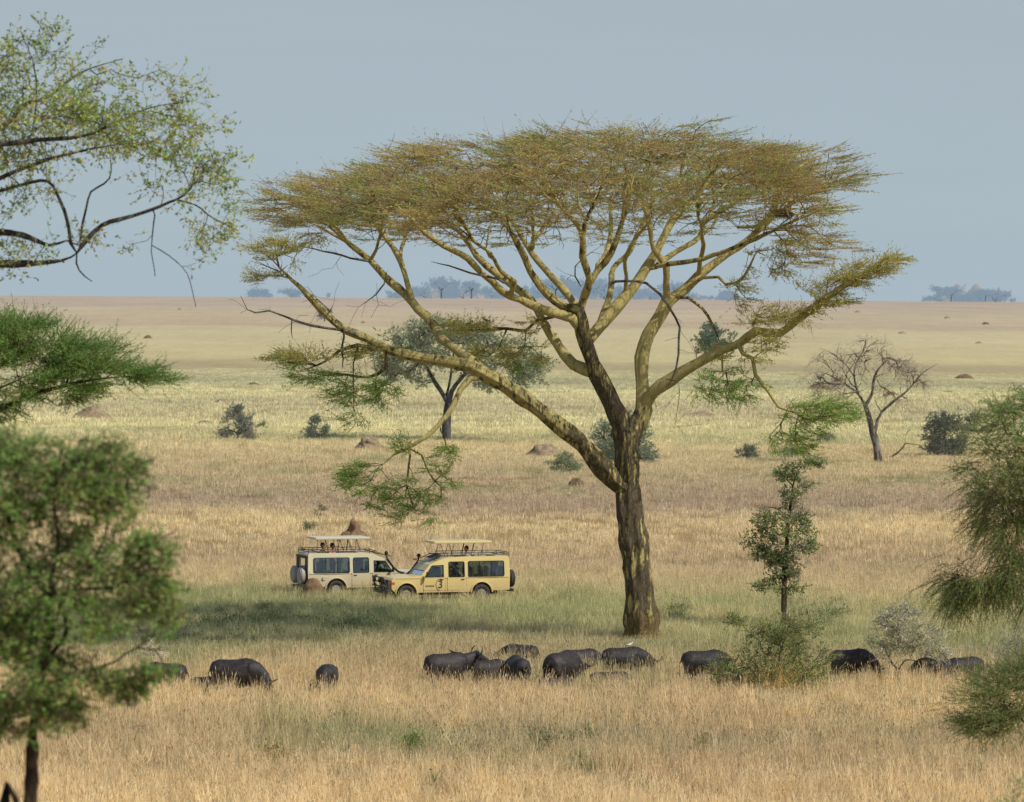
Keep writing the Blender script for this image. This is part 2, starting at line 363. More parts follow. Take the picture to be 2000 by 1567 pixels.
    # nothing grows through the cars
    for (cx, cy, hx, ca) in CARBOX:
        dx = pts_[:, 0] - cx; dy = pts_[:, 1] - cy; lx = dx * math.cos(ca) + dy * math.sin(ca); ly = -dx * math.sin(ca) + dy * math.cos(ca)
        inside = (np.abs(lx) < hx + .35) & (np.abs(ly) < 1.0 + .3 * (sc_[:, 0] > 0)); pts_, idx_, sc_ = pts_[~inside], idx_[~inside], sc_[~inside]
    me = bpy.data.meshes.new("grass"); n = len(pts_); me.vertices.add(n); me.vertices.foreach_set('co', pts_.astype(np.float32).ravel())
    a = me.attributes.new('kind_index', 'INT', 'POINT'); a.data.foreach_set('value', idx_.astype(np.int32))
    a = me.attributes.new('tuft_scale', 'FLOAT_VECTOR', 'POINT'); a.data.foreach_set('vector', sc_.astype(np.float32).ravel())
    rot = np.zeros((n, 3)); rot[:, 2] = r.rand(n) * 6.283
    a = me.attributes.new('tuft_rot', 'FLOAT_VECTOR', 'POINT'); a.data.foreach_set('vector', rot.astype(np.float32).ravel())
    o = ob("grass", me, M['grass']); tag(o, "tall straw coloured savanna grass with green patches covering the plain", "grass", kind='stuff')
    gn = bpy.data.node_groups.new("grass_scatter", 'GeometryNodeTree')
    gn.interface.new_socket("Geometry", in_out='INPUT', socket_type='NodeSocketGeometry'); gn.interface.new_socket("Geometry", in_out='OUTPUT', socket_type='NodeSocketGeometry')
    gi = gn.nodes.new('NodeGroupInput'); go = gn.nodes.new('NodeGroupOutput'); ci = gn.nodes.new('GeometryNodeCollectionInfo')
    ci.inputs['Collection'].default_value = lib; ci.inputs['Separate Children'].default_value = True; ci.inputs['Reset Children'].default_value = True
    ip = gn.nodes.new('GeometryNodeInstanceOnPoints'); ip.inputs['Pick Instance'].default_value = True
    def na(name, ty):
        q = gn.nodes.new('GeometryNodeInputNamedAttribute'); q.data_type = ty; q.inputs['Name'].default_value = name; return q.outputs['Attribute']
    e2r = gn.nodes.new('FunctionNodeEulerToRotation')
    lk = gn.links.new
    lk(gi.outputs[0], ip.inputs['Points']); lk(ci.outputs[0], ip.inputs['Instance']); lk(na('kind_index', 'INT'), ip.inputs['Instance Index'])
    lk(na('tuft_rot', 'FLOAT_VECTOR'), e2r.inputs[0]); lk(e2r.outputs[0], ip.inputs['Rotation']); lk(na('tuft_scale', 'FLOAT_VECTOR'), ip.inputs['Scale'])
    lk(ip.outputs[0], go.inputs[0])
    md = o.modifiers.new("scatter", 'NODES'); md.node_group = gn
    print("GRASS", n)
# ------------------------------------------------------------------ trees
def catmull(p, step):
    p = np.asarray(p, float)
    if len(p) == 2: p = np.stack([p[0], (p[0] + p[1]) / 2, p[1]])
    q = np.concatenate([[2 * p[0] - p[1]], p, [2 * p[-1] - p[-2]]]); out = []
    for i in range(1, len(q) - 2):
        n = max(1, int(np.linalg.norm(q[i + 1] - q[i]) / step)); t = (np.arange(n) / n)[:, None]
        a, b, c, d = q[i - 1], q[i], q[i + 1], q[i + 2]
        out.append(.5 * ((2 * b) + (-a + c) * t + (2 * a - 5 * b + 4 * c - d) * t * t + (-a + 3 * b - 3 * c + d) * t ** 3))
    out.append(p[-1][None]); return np.concatenate(out)
class Skel:
    def __init__(s, seed=1):
        s.p = []; s.par = []; s.d = []; s.rm = []; s.dk = []; s.tips = []; s.r = np.random.RandomState(seed); s.noatt = set()
        s._A = None
    def arr(s): return np.array(s.p)
    def node(s, p, par, rm=0, dk=.3):
        d = nrm(p - s.p[par]) if par >= 0 else np.array([0, 0, 1.])
        s.p.append(np.asarray(p, float)); s.par.append(par); s.d.append(d); s.rm.append(rm); s.dk.append(dk); return len(s.p) - 1
    def path(s, pts, r0, r1, dk=.3, step=.35, wig=.0, tip=False, att=True):
        q = catmull(pts, step); n = len(q)
        if wig: q[1:-1] += np.cumsum(s.r.normal(0, wig, (n - 2, 3)), 0) * np.sin(np.linspace(0, math.pi, n - 2))[:, None] / 2 if n > 3 else 0
        if s.p:
            A = s.arr(); par = int(np.argmin(np.linalg.norm(A - q[0], axis=1)))
        else: par = s.node(q[0], -1, r0, dk[0] if isinstance(dk, tuple) else dk)
        ids = [par]; d1 = dk if isinstance(dk, tuple) else (dk, dk)
        for i in range(1, n):
            t = i / (n - 1); tp = 1 - .75 * max(0, (t - .8) / .2) if r1 < .12 else 1; par = s.node(q[i], par, max(.008, (r0 + (r1 - r0) * t) * tp), d1[0] + (d1[1] - d1[0]) * t); ids.append(par)
            if not att: s.noatt.add(par)
        if tip: s.tips.append(par)
        return ids
    def attach(s, A, up=.0, step=.3, wig=.05, ang=.9, out=None, maxr=None, start=None, bias=.4):
        c0 = np.mean(s.arr(), 0) if start is None else start
        A = np.asarray(A); dist = np.array([np.min(np.linalg.norm(s.arr() - a, axis=1)) for a in A]) if len(A) * len(s.p) < 3e7 else np.linalg.norm(A - c0, axis=1)
        order = np.argsort(dist); cap = len(s.p) + int(len(A) * 14) + 100
        PP = np.zeros((cap, 3)); DD = np.zeros((cap, 3)); ok = np.zeros(cap, bool); n = len(s.p)
        PP[:n] = s.arr(); DD[:n] = np.array(s.d); ok[:n] = True
        for i in s.noatt: ok[i] = False
        for k in order:
            a = A[k]; v = a - PP[:n]; l = np.linalg.norm(v, axis=1) + 1e-6; cs = np.einsum('ij,ij->i', v, DD[:n]) / l
            cost = l * (1 + ang * (1 - cs)) + np.where(ok[:n], 0, 1e6); j = int(np.argmin(cost)); dd = l[j]
            m = max(1, int(dd / step)); m = min(m, 13)
            p0 = PP[j]; d0 = nrm(DD[j] * .6 + (a - p0) / dd * .6)
            d1 = (a - p0) / dd + np.array([0, 0, up])
            if out is not None: d1 = d1 + out * nrm((a - out_c) * np.array([1, 1, 0])) if (out_c := getattr(s, 'oc', None)) is not None else d1
            d1 = nrm(d1); par = j
            for i in range(1, m + 1):
                t = i / m; h00 = 2 * t ** 3 - 3 * t * t + 1; h10 = t ** 3 - 2 * t * t + t; h01 = -2 * t ** 3 + 3 * t * t; h11 = t ** 3 - t * t
                q = h00 * p0 + h10 * d0 * dd + h01 * a + h11 * d1 * dd
                if i < m: q = q + s.r.normal(0, wig * min(1, dd), 3)
                if n >= cap: break
                par = s.node(q, par, 0, .45); PP[n] = q; DD[n] = s.d[-1]; ok[n] = True; n += 1
            s.tips.append(par)
    def radii(s, tip=.012, e=2.3, rmax=9):
        n = len(s.p); acc = np.zeros(n); ch = np.zeros(n, int)
        for i in range(n):
            if s.par[i] >= 0: ch[s.par[i]] += 1
        for i in range(n - 1, -1, -1):
            if ch[i] == 0: acc[i] = tip ** e
            if s.par[i] >= 0: acc[s.par[i]] += acc[i]
        pipe = acc ** (1 / e); rm = np.array(s.rm)
        s.rad = np.where(rm > 0, np.minimum(np.maximum(rm, pipe * .5), np.where(rm > .12, rm, rm * 1.25)), np.minimum(pipe, rmax))
        for i in range(n):  # a branch is never thicker than the one it leaves
            if s.par[i] >= 0 and rm[i] == 0: s.rad[i] = min(s.rad[i], s.rad[s.par[i]] * .92)
        s.ch = ch; return s.rad
    def tubes(s, mb, sides=lambda r: 4 if r < .02 else (5 if r < .05 else (8 if r < .15 else (14 if r < .3 else 44))), rmin=0, mod=None):
        n = len(s.p); best = {}
        for i in range(n):
            p = s.par[i]
            if p >= 0 and (p not in best or s.rad[i] > s.rad[best[p]]): best[p] = i
        seen = set()
        for i in range(n):
            p = s.par[i]
            if p < 0 or i in seen: continue
            if best.get(p) == i and s.par[p] >= 0: continue   # continues its parent's chain
            ch = [p, i]; seen.add(i); j = i
            while j in best: j = best[j]; ch.append(j); seen.add(j)
            pts = np.array([s.p[k] for k in ch]); r = np.array([s.rad[k] for k in ch])
            if len(ch) > 5:
                kk = np.arange(len(ch)); ph = s.r.rand(3) * 6.3; r = r * (1 + .07 * np.sin(kk * 1.3 + ph[0]) + .06 * np.sin(kk * .45 + ph[1]) + .05 * s.r.normal(0, 1, len(ch)).clip(-1.5, 1.5) * (r > .04))
            if s.par[p] >= 0: r[0] = min(s.rad[p] * .8, r[1] * 1.25)
            if r.max() < rmin: continue
            big = r.max() > .3
            mb.tube(pts, r, sides(r.max()), [s.dk[k] for k in ch], mod if big else None)
    def tipdirs(s):
        i = np.array(s.tips); return np.array([s.p[k] for k in i]), np.array([s.d[k] for k in i])

def jit(r, c, n, k=.18, g=.08):
    c = np.asarray(c, float); c = np.broadcast_to(c, (n, 3)); b = 1 + k * r.normal(0, 1, (n, 1)).clip(-1.8, 1.8)
    return np.clip(c * b * (1 + g * r.normal(0, 1, (n, 3)).clip(-2, 2)), .003, 1)
def spray(mb, r, Pt, D, K, Ln, spread=.7, flat=.4, lift=.15, tw=.012, tcol=(.2, .15, .07), J=4, ll=.1, lw=.03, lcol=(.2, .2, .05), leafdir=.7, up=0, scat=.0, start=.15):
    n = len(Pt)
    if n == 0: return
    lcol = np.asarray(lcol, float); lcol = np.broadcast_to(lcol, (n, 3)) if lcol.ndim == 1 else lcol
    p = np.repeat(Pt, K, 0); d = np.repeat(D, K, 0); lc = np.repeat(lcol, K, 0); m = n * K
    if scat: p = p + r.normal(0, scat, (m, 3)) * np.array([1, 1, flat])
    q = r.normal(0, 1, (m, 3)) * spread; q[:, 2] *= flat
    d = nrm(d + q); d[:, 2] = d[:, 2] * (.5 + .5 * flat) + up; d = nrm(d)
    l = (Ln * (.45 + .75 * r.rand(m)))[:, None]
    cv = np.zeros((m, 3)); cv[:, 2] = lift
    p1 = p + d * l * .5 + cv * l * .2; p2 = p + d * l + cv * l
    if tw > 0:
        w = nrm(np.cross(d, r.normal(0, 1, (m, 3)))) * tw / 2; tc = jit(r, tcol, m)
        mb.quads(np.stack([p - w, p + w, p1 + w * .8, p1 - w * .8], 1), tc); mb.quads(np.stack([p1 - w * .8, p1 + w * .8, p2 + w * .3, p2 - w * .3], 1), tc)
    if J:
        M_ = m * J; t = (start + (1.02 - start) * r.rand(M_))[:, None]
        a, b, c = np.repeat(p, J, 0), np.repeat(p1, J, 0), np.repeat(p2, J, 0)
        pos = (1 - t) * (1 - 2 * t) * a + 4 * t * (1 - t) * b + t * (2 * t - 1) * c
        e = nrm(np.repeat(d, J, 0) * leafdir + r.normal(0, .6, (M_, 3)) * (1 - leafdir * .6)); L_ = (ll * (.5 + .9 * r.rand(M_)))[:, None]
        s = nrm(np.cross(e, r.normal(0, 1, (M_, 3)))) * (lw * (.6 + .7 * r.rand(M_)) / 2)[:, None]
        col = jit(r, np.repeat(lc, J, 0), M_, .22, .1)
        mb.quads(np.stack([pos, pos + e * L_ * .5 + s, pos + e * L_, pos + e * L_ * .5 - s], 1), col)
def blob(r, c, rad, n, shell=.0):
    v = nrm(r.normal(0, 1, (n, 3))); k = r.rand(n, 1) ** (1 / 3) if not shell else (1 - shell * r.rand(n, 1))
    return np.asarray(c) + v * k * np.asarray(rad)

def finish(name, sk, crown, base, label, cat, barkm, group=None, parts=('trunk', 'crown'), mod=None, rmin=0, leafm=None):
    root = empty(name, base, label, cat, group)
    tb = MB(); sk.tubes(tb, mod=mod, rmin=rmin); ob(parts[0], tb.mesh(parts[0], base, True), barkm, root)
    if crown is not None and crown.n: ob(parts[1], crown.mesh(parts[1], base), leafm or M['leaf'], root)
    return root

# --- the big fever tree
YT = float(G(1255, 1258)[1])
def big_tree():
    S = YT / F; sk = Skel(7); Q = lambda pts, d0, d1: [P(x, y, YT + d0 + (d1 - d0) * i / (len(pts) - 1)) for i, (x, y) in enumerate(pts)]
    base = G(1256, 1262)
    def limb(pts, w0, w1, d0, d1, dk=.3, **k): w1 = w1 if w1 > 9 else w1 * 1.7 if w0 > 12 else w1 * 1.3; return sk.path(Q(pts, d0, d1), w0 / 2 * S, w1 / 2 * S, dk, wig=.012 if not k.get('att', True) else .045, **k)
    limb([(1256, 1268), (1254, 1215), (1249, 1150), (1241, 1080), (1231, 1010), (1226, 960)], 56, 46, 0, 0, (.44, .50), step=.25, att=False)
    limb([(1226, 960), (1223, 900), (1222, 850)], 47, 45, 0, 0, .46, step=.25, att=False)
    limb([(1222, 850), (1204, 808), (1186, 770), (1165, 730), (1150, 690), (1138, 650), (1132, 605)], 36, 26, 0, -.3, (.5, .42), att=False)
    limb([(1224, 860), (1245, 830), (1257, 800)], 34, 28, 0, .3, .35, att=False)
    limb([(1257, 800), (1254, 750), (1253, 700), (1266, 655), (1288, 620), (1304, 588)], 27, 24, .3, 1.2, .12, att=False)
    limb([(1257, 800), (1276, 765), (1311, 742), (1360, 712), (1410, 686), (1443, 676), (1476, 653), (1525, 653), (1559, 622), (1610, 580), (1661, 546), (1712, 519), (1752, 508)], 25, 5, .3, -2.5, .15)
    limb([(1427, 684), (1470, 700), (1476, 732), (1502, 765), (1522, 796), (1560, 806)], 10, 4, -1, -2, .15)
    limb([(1403, 690), (1411, 725), (1413, 745)], 5, 3, -1, -1, .3)
    limb([(1443, 676), (1470, 650), (1474, 622)], 7, 3, -1.4, -1.8, .3)
    # big left limb
    limb([(1226, 960), (1192, 934), (1162, 897), (1125, 858), (1089, 830), (1040, 790), (984, 752), (949, 733)], 36, 26, 0, -2.2, (.5, .22), att=False)
    limb([(949, 733), (918, 715), (872, 705), (825, 696), (790, 688), (757, 677), (717, 653), (674, 634), (640, 607), (608, 575), (570, 545), (545, 522), (527, 503)], 24, 5, -2.2, -4, .25)
    limb([(949, 733), (920, 705), (897, 687), (866, 662), (851, 637), (835, 615), (818, 602), (798, 572), (768, 545), (728, 508), (691, 478), (651, 444), (611, 414), (575, 395)], 22, 4, -2.2, 1, .22)
    limb([(800, 575), (792, 538), (778, 495), (751, 458), (735, 434), (700, 400), (660, 380)], 13, 3, -1, 3, .2)
    limb([(778, 495), (790, 470), (805, 434), (830, 400)], 8, 3, 0, 2, .2)
    limb([(728, 508), (740, 470), (745, 430), (735, 395)], 7, 3, 0, -2, .2)
    limb([(949, 733), (918, 739), (900, 761), (887, 792), (866, 823), (835, 854), (804, 873), (770, 888), (748, 907)], 13, 3, -2.2, -3.5, .2)
    limb([(804, 873), (798, 910), (794, 947), (802, 975), (812, 1000)], 5, 2, -3.2, -3.6, .45)
    limb([(815, 870), (841, 925), (872, 963)], 4, 2, -3.2, -4.6, .45)
    limb([(757, 677), (730, 680), (701, 674), (661, 687), (633, 708), (577, 728)], 9, 2, -3.2, -4.5, .35)
    limb([(775, 690), (754, 718), (717, 739), (655, 733), (610, 738)], 8, 2, -3.2, -2.4, .4)
    limb([(695, 676), (690, 710), (692, 745), (690, 790)], 3, 1.5, -3.4, -3.4, .5)
    # the limb that reaches out to the middle left with its low shelf of leaves
    limb([(1052, 600), (1046, 628), (1027, 646), (965, 640), (903, 646), (880, 640)], 8, 2.5, 1, 3, .4)
    limb([(985, 643), (975, 680), (935, 705)], 4, 2, 1.5, 2.4, .4)
    # central fan
    limb([(1165, 730), (1120, 712), (1104, 695), (1073, 652), (1052, 612), (1036, 585), (1003, 555), (952, 515), (932, 495), (902, 454), (869, 434), (840, 400)], 24, 4, 0, 4, .22)
    limb([(1140, 655), (1117, 622), (1070, 609), (1020, 585), (986, 568), (965, 548), (946, 531), (919, 501), (869, 478), (829, 451), (802, 424), (760, 390)], 20, 4, 0, -5, .2)
    limb([(1132, 610), (1103, 600), (1070, 575), (1036, 532), (1026, 505), (999, 454), (973, 421), (940, 385)], 18, 4, 0, -2, .3)
    limb([(1132, 610), (1112, 580), (1080, 542), (1050, 508), (1033, 485), (1003, 438), (990, 395)], 17, 4, 0, 3, .15)
    limb([(1033, 485), (1060, 448), (1087, 408), (1100, 370)], 9, 3, 2, 5, .2)
    limb([(1040, 495), (1041, 460), (1040, 420), (1030, 380)], 10, 3, 2, -1, .15)
    limb([(1132, 607), (1143, 575), (1151, 543), (1137, 502), (1134, 451), (1110, 421), (1084, 385), (1072, 340)], 17, 4, 0, -4, .25)
    limb([(1135, 455), (1150, 420), (1170, 385), (1178, 340)], 6, 3, -2, -4, .55)
    limb([(1151, 543), (1182, 512), (1202, 468), (1216, 410), (1219, 366), (1240, 320)], 15, 4, -.5, -2, .3)
    limb([(1160, 530), (1184, 492), (1188, 441), (1190, 390), (1210, 350)], 12, 4, -.2, 3, .1)
    limb([(1151, 665), (1170, 640), (1202, 604), (1236, 563), (1263, 526), (1290, 485), (1311, 438), (1345, 397), (1382, 356), (1400, 320)], 25, 5, 0, 2, .15)
    limb([(1263, 526), (1304, 516), (1372, 506), (1423, 485), (1474, 465), (1525, 438), (1576, 420), (1620, 405)], 11, 3, 1, -3, .25)
    limb([(1280, 520), (1290, 512), (1321, 492), (1365, 465), (1379, 434), (1423, 404), (1457, 376), (1480, 345)], 13, 4, 1, 4, .12)
    limb([(1170, 640), (1182, 600), (1190, 560), (1195, 520), (1225, 490), (1245, 450), (1265, 410), (1290, 370)], 14, 4, .3, 6, .12)
    limb([(1222, 580), (1222, 540), (1218, 510), (1235, 470), (1260, 440), (1275, 400)], 10, 3, .8, -3, .12)
    limb([(1304, 588), (1318, 580), (1340, 563), (1365, 538), (1400, 508), (1440, 478), (1467, 451), (1501, 410), (1518, 363), (1545, 335), (1575, 315), (1610, 300)], 20, 4, 1.2, 3, .15)
    limb([(1467, 451), (1508, 424), (1559, 390), (1610, 363), (1655, 345)], 9, 3, 2, 0, .2)
    limb([(1304, 590), (1301, 560), (1301, 519), (1275, 485), (1267, 431), (1255, 390), (1250, 350)], 15, 4, 1.2, 0, .15)
    limb([(1345, 560), (1372, 543), (1403, 540), (1418, 554), (1440, 552), (1456, 540), (1474, 499), (1490, 475)], 7, 3, 1.4, -1, .2)
    limb([(1325, 578), (1345, 582), (1372, 601), (1392, 635), (1406, 668)], 7, 3, 1, 0, .4)
    limb([(1365, 520), (1372, 480), (1365, 440), (1360, 410), (1390, 370)], 10, 3, 1.4, -4, .15)
    limb([(1379, 434), (1395, 395), (1393, 350), (1410, 310)], 7, 3, 3, 7, .3)
    limb([(1020, 560), (980, 530), (960, 490), (925, 465), (900, 420), (870, 380)], 9, 3, -2, -7, .25)
    limb([(1003, 438), (960, 400), (930, 360), (900, 330)], 6, 3, 3, 7, .3)
    # canopy
    r = sk.r
    top = lambda x: np.interp(x, [480, 505, 560, 620, 700, 745, 800, 900, 1000, 1060, 1180, 1300, 1345, 1400, 1500, 1560, 1640, 1690, 1720], [450, 405, 362, 344, 322, 284, 270, 265, 262, 242, 240, 244, 246, 266, 274, 282, 300, 340, 400])
    thick = lambda x: np.interp(x, [480, 560, 700, 900, 1100, 1300, 1500, 1600, 1700], [45, 75, 95, 120, 110, 105, 85, 75, 60])
    cl = []
    for i in range(250):
        rad = math.sqrt(r.rand()) ; th = r.rand() * 2 * math.pi; c = math.cos(th); xp = 1090 + (555 if c > 0 else 545) * rad * c
        xl, xr = 1090 - 548 * rad, 1090 + 558 * rad; w = (1 + c) / 2; tp = top(xl) * (1 - w) + top(xr) * w
        py = max(tp, top(xp)) + (thick(xp) * .84 * r.rand() ** 1.1) * (1.0 if r.rand() < .78 else 1.5) + 12; dy = 10.5 * rad * math.sin(th)
        cl.append(P(xp, py, YT + dy))
    for (x_, y_, d_) in [(1600, 315, -1), (1650, 345, 0), (1620, 360, 1), (1590, 410, -2), (1560, 455, -2), (1600, 480, -2.4), (1560, 505, -2), (1530, 380, 2), (560, 385, 1), (545, 420, 0), (605, 355, 2), (580, 435, -1), (640, 400, 3)]: cl += [P(x_, y_, YT + d_)]
    cl = np.array(cl)
    # secondary limbs that fork off the main ones and end inside the umbrella
    cand = np.array([i for i in range(len(sk.p)) if .05 < sk.rm[i] < .24 and 9 < sk.p[i][2] - base[2] < 16.5 and i not in sk.noatt])
    for c_ in cl[r.choice(len(cl), 92, replace=False)]:
        A0 = sk.arr()[cand]; v = c_ - A0; ln = np.linalg.norm(v, axis=1); cs = np.einsum('ij,ij->i', v, np.array(sk.d)[cand]) / (ln + 1e-6)
        cost = np.abs(ln - 2.6) + 2.5 * (1 - cs) + np.where(v[:, 2] < .5, 9, 0); j = cand[int(np.argmin(cost))]; p = sk.p[j]; d = sk.d[j]; l = np.linalg.norm(c_ - p)
        if l > 5.5: continue
        q1 = p + d * l * .3 + r.normal(0, .1, 3); q2 = p + (c_ - p) * .62 + d * l * .08 + r.normal(0, .18, 3); r0 = min(sk.rm[j] * .62, .085); sk.path([p, q1, q2, c_], r0, r0 * .35, .2, wig=.06)
    k = np.repeat(np.arange(len(cl)), 10); A = cl[k] + np.stack([r.normal(0, .6, len(k)), r.normal(0, .6, len(k)), r.normal(0, .17, len(k))], 1)
    sk.oc = np.array([base[0], base[1], 0])
    sk.attach(A, up=-.15, wig=.035, ang=.9, out=.5)
    # barer inner branching under the umbrella
    A2 = []
    for i in range(540):
        rad = math.sqrt(r.rand()) * .86; th = r.rand() * 2 * math.pi; xp = 1095 + 560 * rad * math.cos(th); A2.append(P(xp, top(1095 + 560 * rad) + thick(xp) + 20 + 75 * r.rand(), YT + 9 * rad * math.sin(th)))
    nb0 = len(sk.tips); sk.attach(np.array(A2), up=-.1, wig=.05, ang=.5, out=.3); inner = set(range(nb0, len(sk.tips))); ntop = len(sk.tips)
    low = []
    def pad(x, y, rx, ry, d, n, rd=1.0): 
        c = P(x, y, YT + d); low.append(blob(r, c, (rx * S, rd, ry * S), n))
    pad(535, 490, 70, 22, -4, 26); pad(520, 540, 50, 10, -4, 8)
    pad(585, 700, 60, 12, -4.2, 26); pad(620, 735, 60, 14, -3, 16); pad(715, 690, 60, 16, -3, 18); pad(745, 765, 45, 25, -3.4, 22); pad(680, 765, 35, 26, -3.4, 16); pad(690, 810, 20, 20, -3.4, 5)
    pad(925, 640, 60, 12, 2.4, 22); pad(975, 690, 70, 22, 2, 22); pad(1040, 700, 40, 30, 1.4, 12); pad(1050, 640, 25, 20, 1, 6)
    pad(715, 935, 40, 30, -3.5, 26); pad(775, 965, 60, 36, -3.4, 26); pad(850, 945, 40, 40, -4.4, 16); pad(800, 1005, 50, 16, -3.5, 12); pad(870, 880, 26, 16, -3.6, 8); pad(790, 870, 25, 10, -3.2, 6)
    pad(1415, 755, 62, 36, -1, 34); pad(1600, 805, 75, 24, -2.2, 46); pad(1560, 850, 55, 28, -2, 18); pad(1520, 850, 20, 25, -2, 6); pad(1380, 690, 30, 14, -.8, 6)
    pad(1500, 625, 60, 28, -1.8, 22); pad(1480, 680, 50, 30, -1.6, 12); pad(1600, 570, 40, 14, -2, 12); pad(1655, 545, 45, 14, -2.2, 26); pad(1700, 525, 40, 10, -2.4, 22); pad(1740, 510, 25, 6, -2.5, 12); pad(1620, 590, 45, 12, -2.1, 14); pad(1560, 615, 40, 14, -2, 10)
    pad(1500, 510, 60, 30, -1.6, 16); pad(1570, 470, 60, 16, -2.4, 18); pad(1600, 420, 50, 20, -2, 10); pad(1450, 570, 50, 30, -.6, 10); pad(620, 470, 40, 16, -1, 6)
    nlow0 = len(sk.tips); sk.attach(np.concatenate(low), up=-.1, wig=.05, ang=.6, out=.3)
    sk.radii(.013, 2.15, .16)
    ridge = np.random.RandomState(3).rand(64)
    def mod(ang, t, p):
        h = p[2] - base[2]; fl = max(0, 1 - h / 3.5)
        rough = sum(np.sin(ang * f_ + h * g_ + p_) * a_ for f_, g_, p_, a_ in ((13, 2.1, .3, .022), (19, -3.3, 1.9, .018), (7, 5.2, 4, .02), (27, 6.5, 2, .012), (3, 8.3, 1, .016)))
        return 1 + rough + .10 * np.sin(ang * 2 + 1.2 + h * .12) * (.6 + fl) + .07 * np.sin(ang * 5 + h * .5) + .05 * np.sin(ang * 9 - h * 1.7) + .20 * fl * fl * np.sin(ang * 3 + 2) + .08 * fl * fl + .03 * math.sin(h * 9)
    crown = MB(); pts, dirs = sk.tipdirs(); rad = nrm((pts - sk.oc) * np.array([1, 1, 0]))
    i = np.arange(len(pts)); inn = np.isin(i, list(inner)); up_ = (i < nlow0) & ~(inn & (r.rand(len(pts)) < .45))
    up_only = i < nlow0
    gold, olive, green, brown = lin(154, 140, 74), lin(136, 136, 68), lin(116, 136, 62), lin(130, 114, 72)
    f = np.sin(pts[:, 0] * .55 + 1) * np.sin(pts[:, 1] * .5 + pts[:, 2]) + r.normal(0, .35, len(pts))
    ctop = np.where((f > .62)[:, None], np.array(green), np.where((f > .0)[:, None], np.array(olive), np.array(gold))); ctop = np.where((r.rand(len(pts)) < .16)[:, None], np.array(brown), ctop)
    pt, dt, rt = pts[up_], dirs[up_], rad[up_]
    spray(crown, r, pt, nrm(dt * .3 + rt * .95 + np.array([.12, 0, .12])), 9, .95, .48, .24, .06, .015, lin(136, 116, 80), 9, .11, .024, ctop[up_], .88, scat=.10)
    pl, dl, rl = pts[~up_only], dirs[~up_only], rad[~up_only]
    h = (pl[:, 2] - base[2])[:, None]; lowg = np.where(h < 10.5, np.array(lin(110, 142, 58)), np.array(lin(154, 150, 80)))
    spray(crown, r, pl, nrm(dl * .7 + rl * .6 + np.array([0, 0, .05])), 13, .65, .55, .45, .05, .013, lin(128, 108, 60), 12, .08, .028, lowg, .65, scat=.1)
    root = finish("fever_tree", sk, crown, base, "tall flat topped yellow barked acacia spreading over the herd and the cars", "tree", M['fever_bark'], mod=mod)
    # dead limbs
    dd = Skel(5)
    def dead(pts, w0, w1, d0, d1, tw=0):
        s = Skel(random.randrange(999)); ids = s.path(Q(pts, d0, d1), w0 / 2 * S, w1 / 2 * S, .32, wig=.07)
        if tw:
            A = s.arr()[len(ids) // 3:]; k = s.r.randint(0, len(A), tw); s.attach(A[k] + s.r.normal(0, .45, (tw, 3)) + np.array([0, 0, -.15]), wig=.06)
        s.radii(.006, 2.3, .03); b = MB(); s.tubes(b); ob("dead_branch", b.mesh("dead_branch", base, True), M['dead_wood'], root)
    dead([(1190, 556), (1202, 550), (1263, 553), (1290, 574), (1318, 621), (1324, 662), (1324, 696), (1311, 745), (1278, 781)], 6, 3, -1.0, -1.4, 14)
    dead([(1300, 740), (1325, 745), (1324, 790), (1318, 830)], 2, 1, -1.4, -1.6, 10)
    dead([(725, 511), (664, 501), (611, 488), (577, 478)], 5, 2, -1, -2, 12)
    dead([(985, 553), (973, 545), (919, 535), (879, 521), (842, 511)], 6, 2, -3, -3, 0)
    dead([(700, 655), (674, 646), (608, 634), (562, 622), (531, 609), (500, 612), (483, 605), (470, 578)], 7, 2, -3.6, -4.4, 16)
    dead([(570, 622), (569, 645), (571, 662)], 3, 2, -4.2, -4.2); dead([(671, 640), (672, 680), (668, 722)], 5, 2.5, -3.8, -3.8)
    dead([(645, 608), (620, 585), (600, 560)], 3, 1.5, -3.8, -4, 8); dead([(750, 555), (735, 575), (715, 590), (700, 600)], 3, 1, -1, -1, 12)
    dead([(547, 531), (520, 520), (490, 510)], 3, 1, -4, -4, 14); dead([(1135, 560), (1120, 520), (1175, 480)], 3, 1.5, -1.2, -1.4, 6)
    global PERCH; PERCH = sk.arr()
    # nest
    n = MB(); c = P(1532, 418, YT - 2); pp = blob(r, c, (.42, .3, .17), 500); dd_ = nrm(r.normal(0, 1, (500, 3)) * np.array([1, 1, .5])); 
    spray(n, r, pp, dd_, 1, .28, .1, .7, 0, .016, lin(96, 76, 54), 0)
    o = ob("bird_nest", n.mesh("bird_nest", c), M['leaf'], None, c); tag(o, "dark twig nest lodged in the right side of the big acacia crown", "nest")
    return root
big_tree()

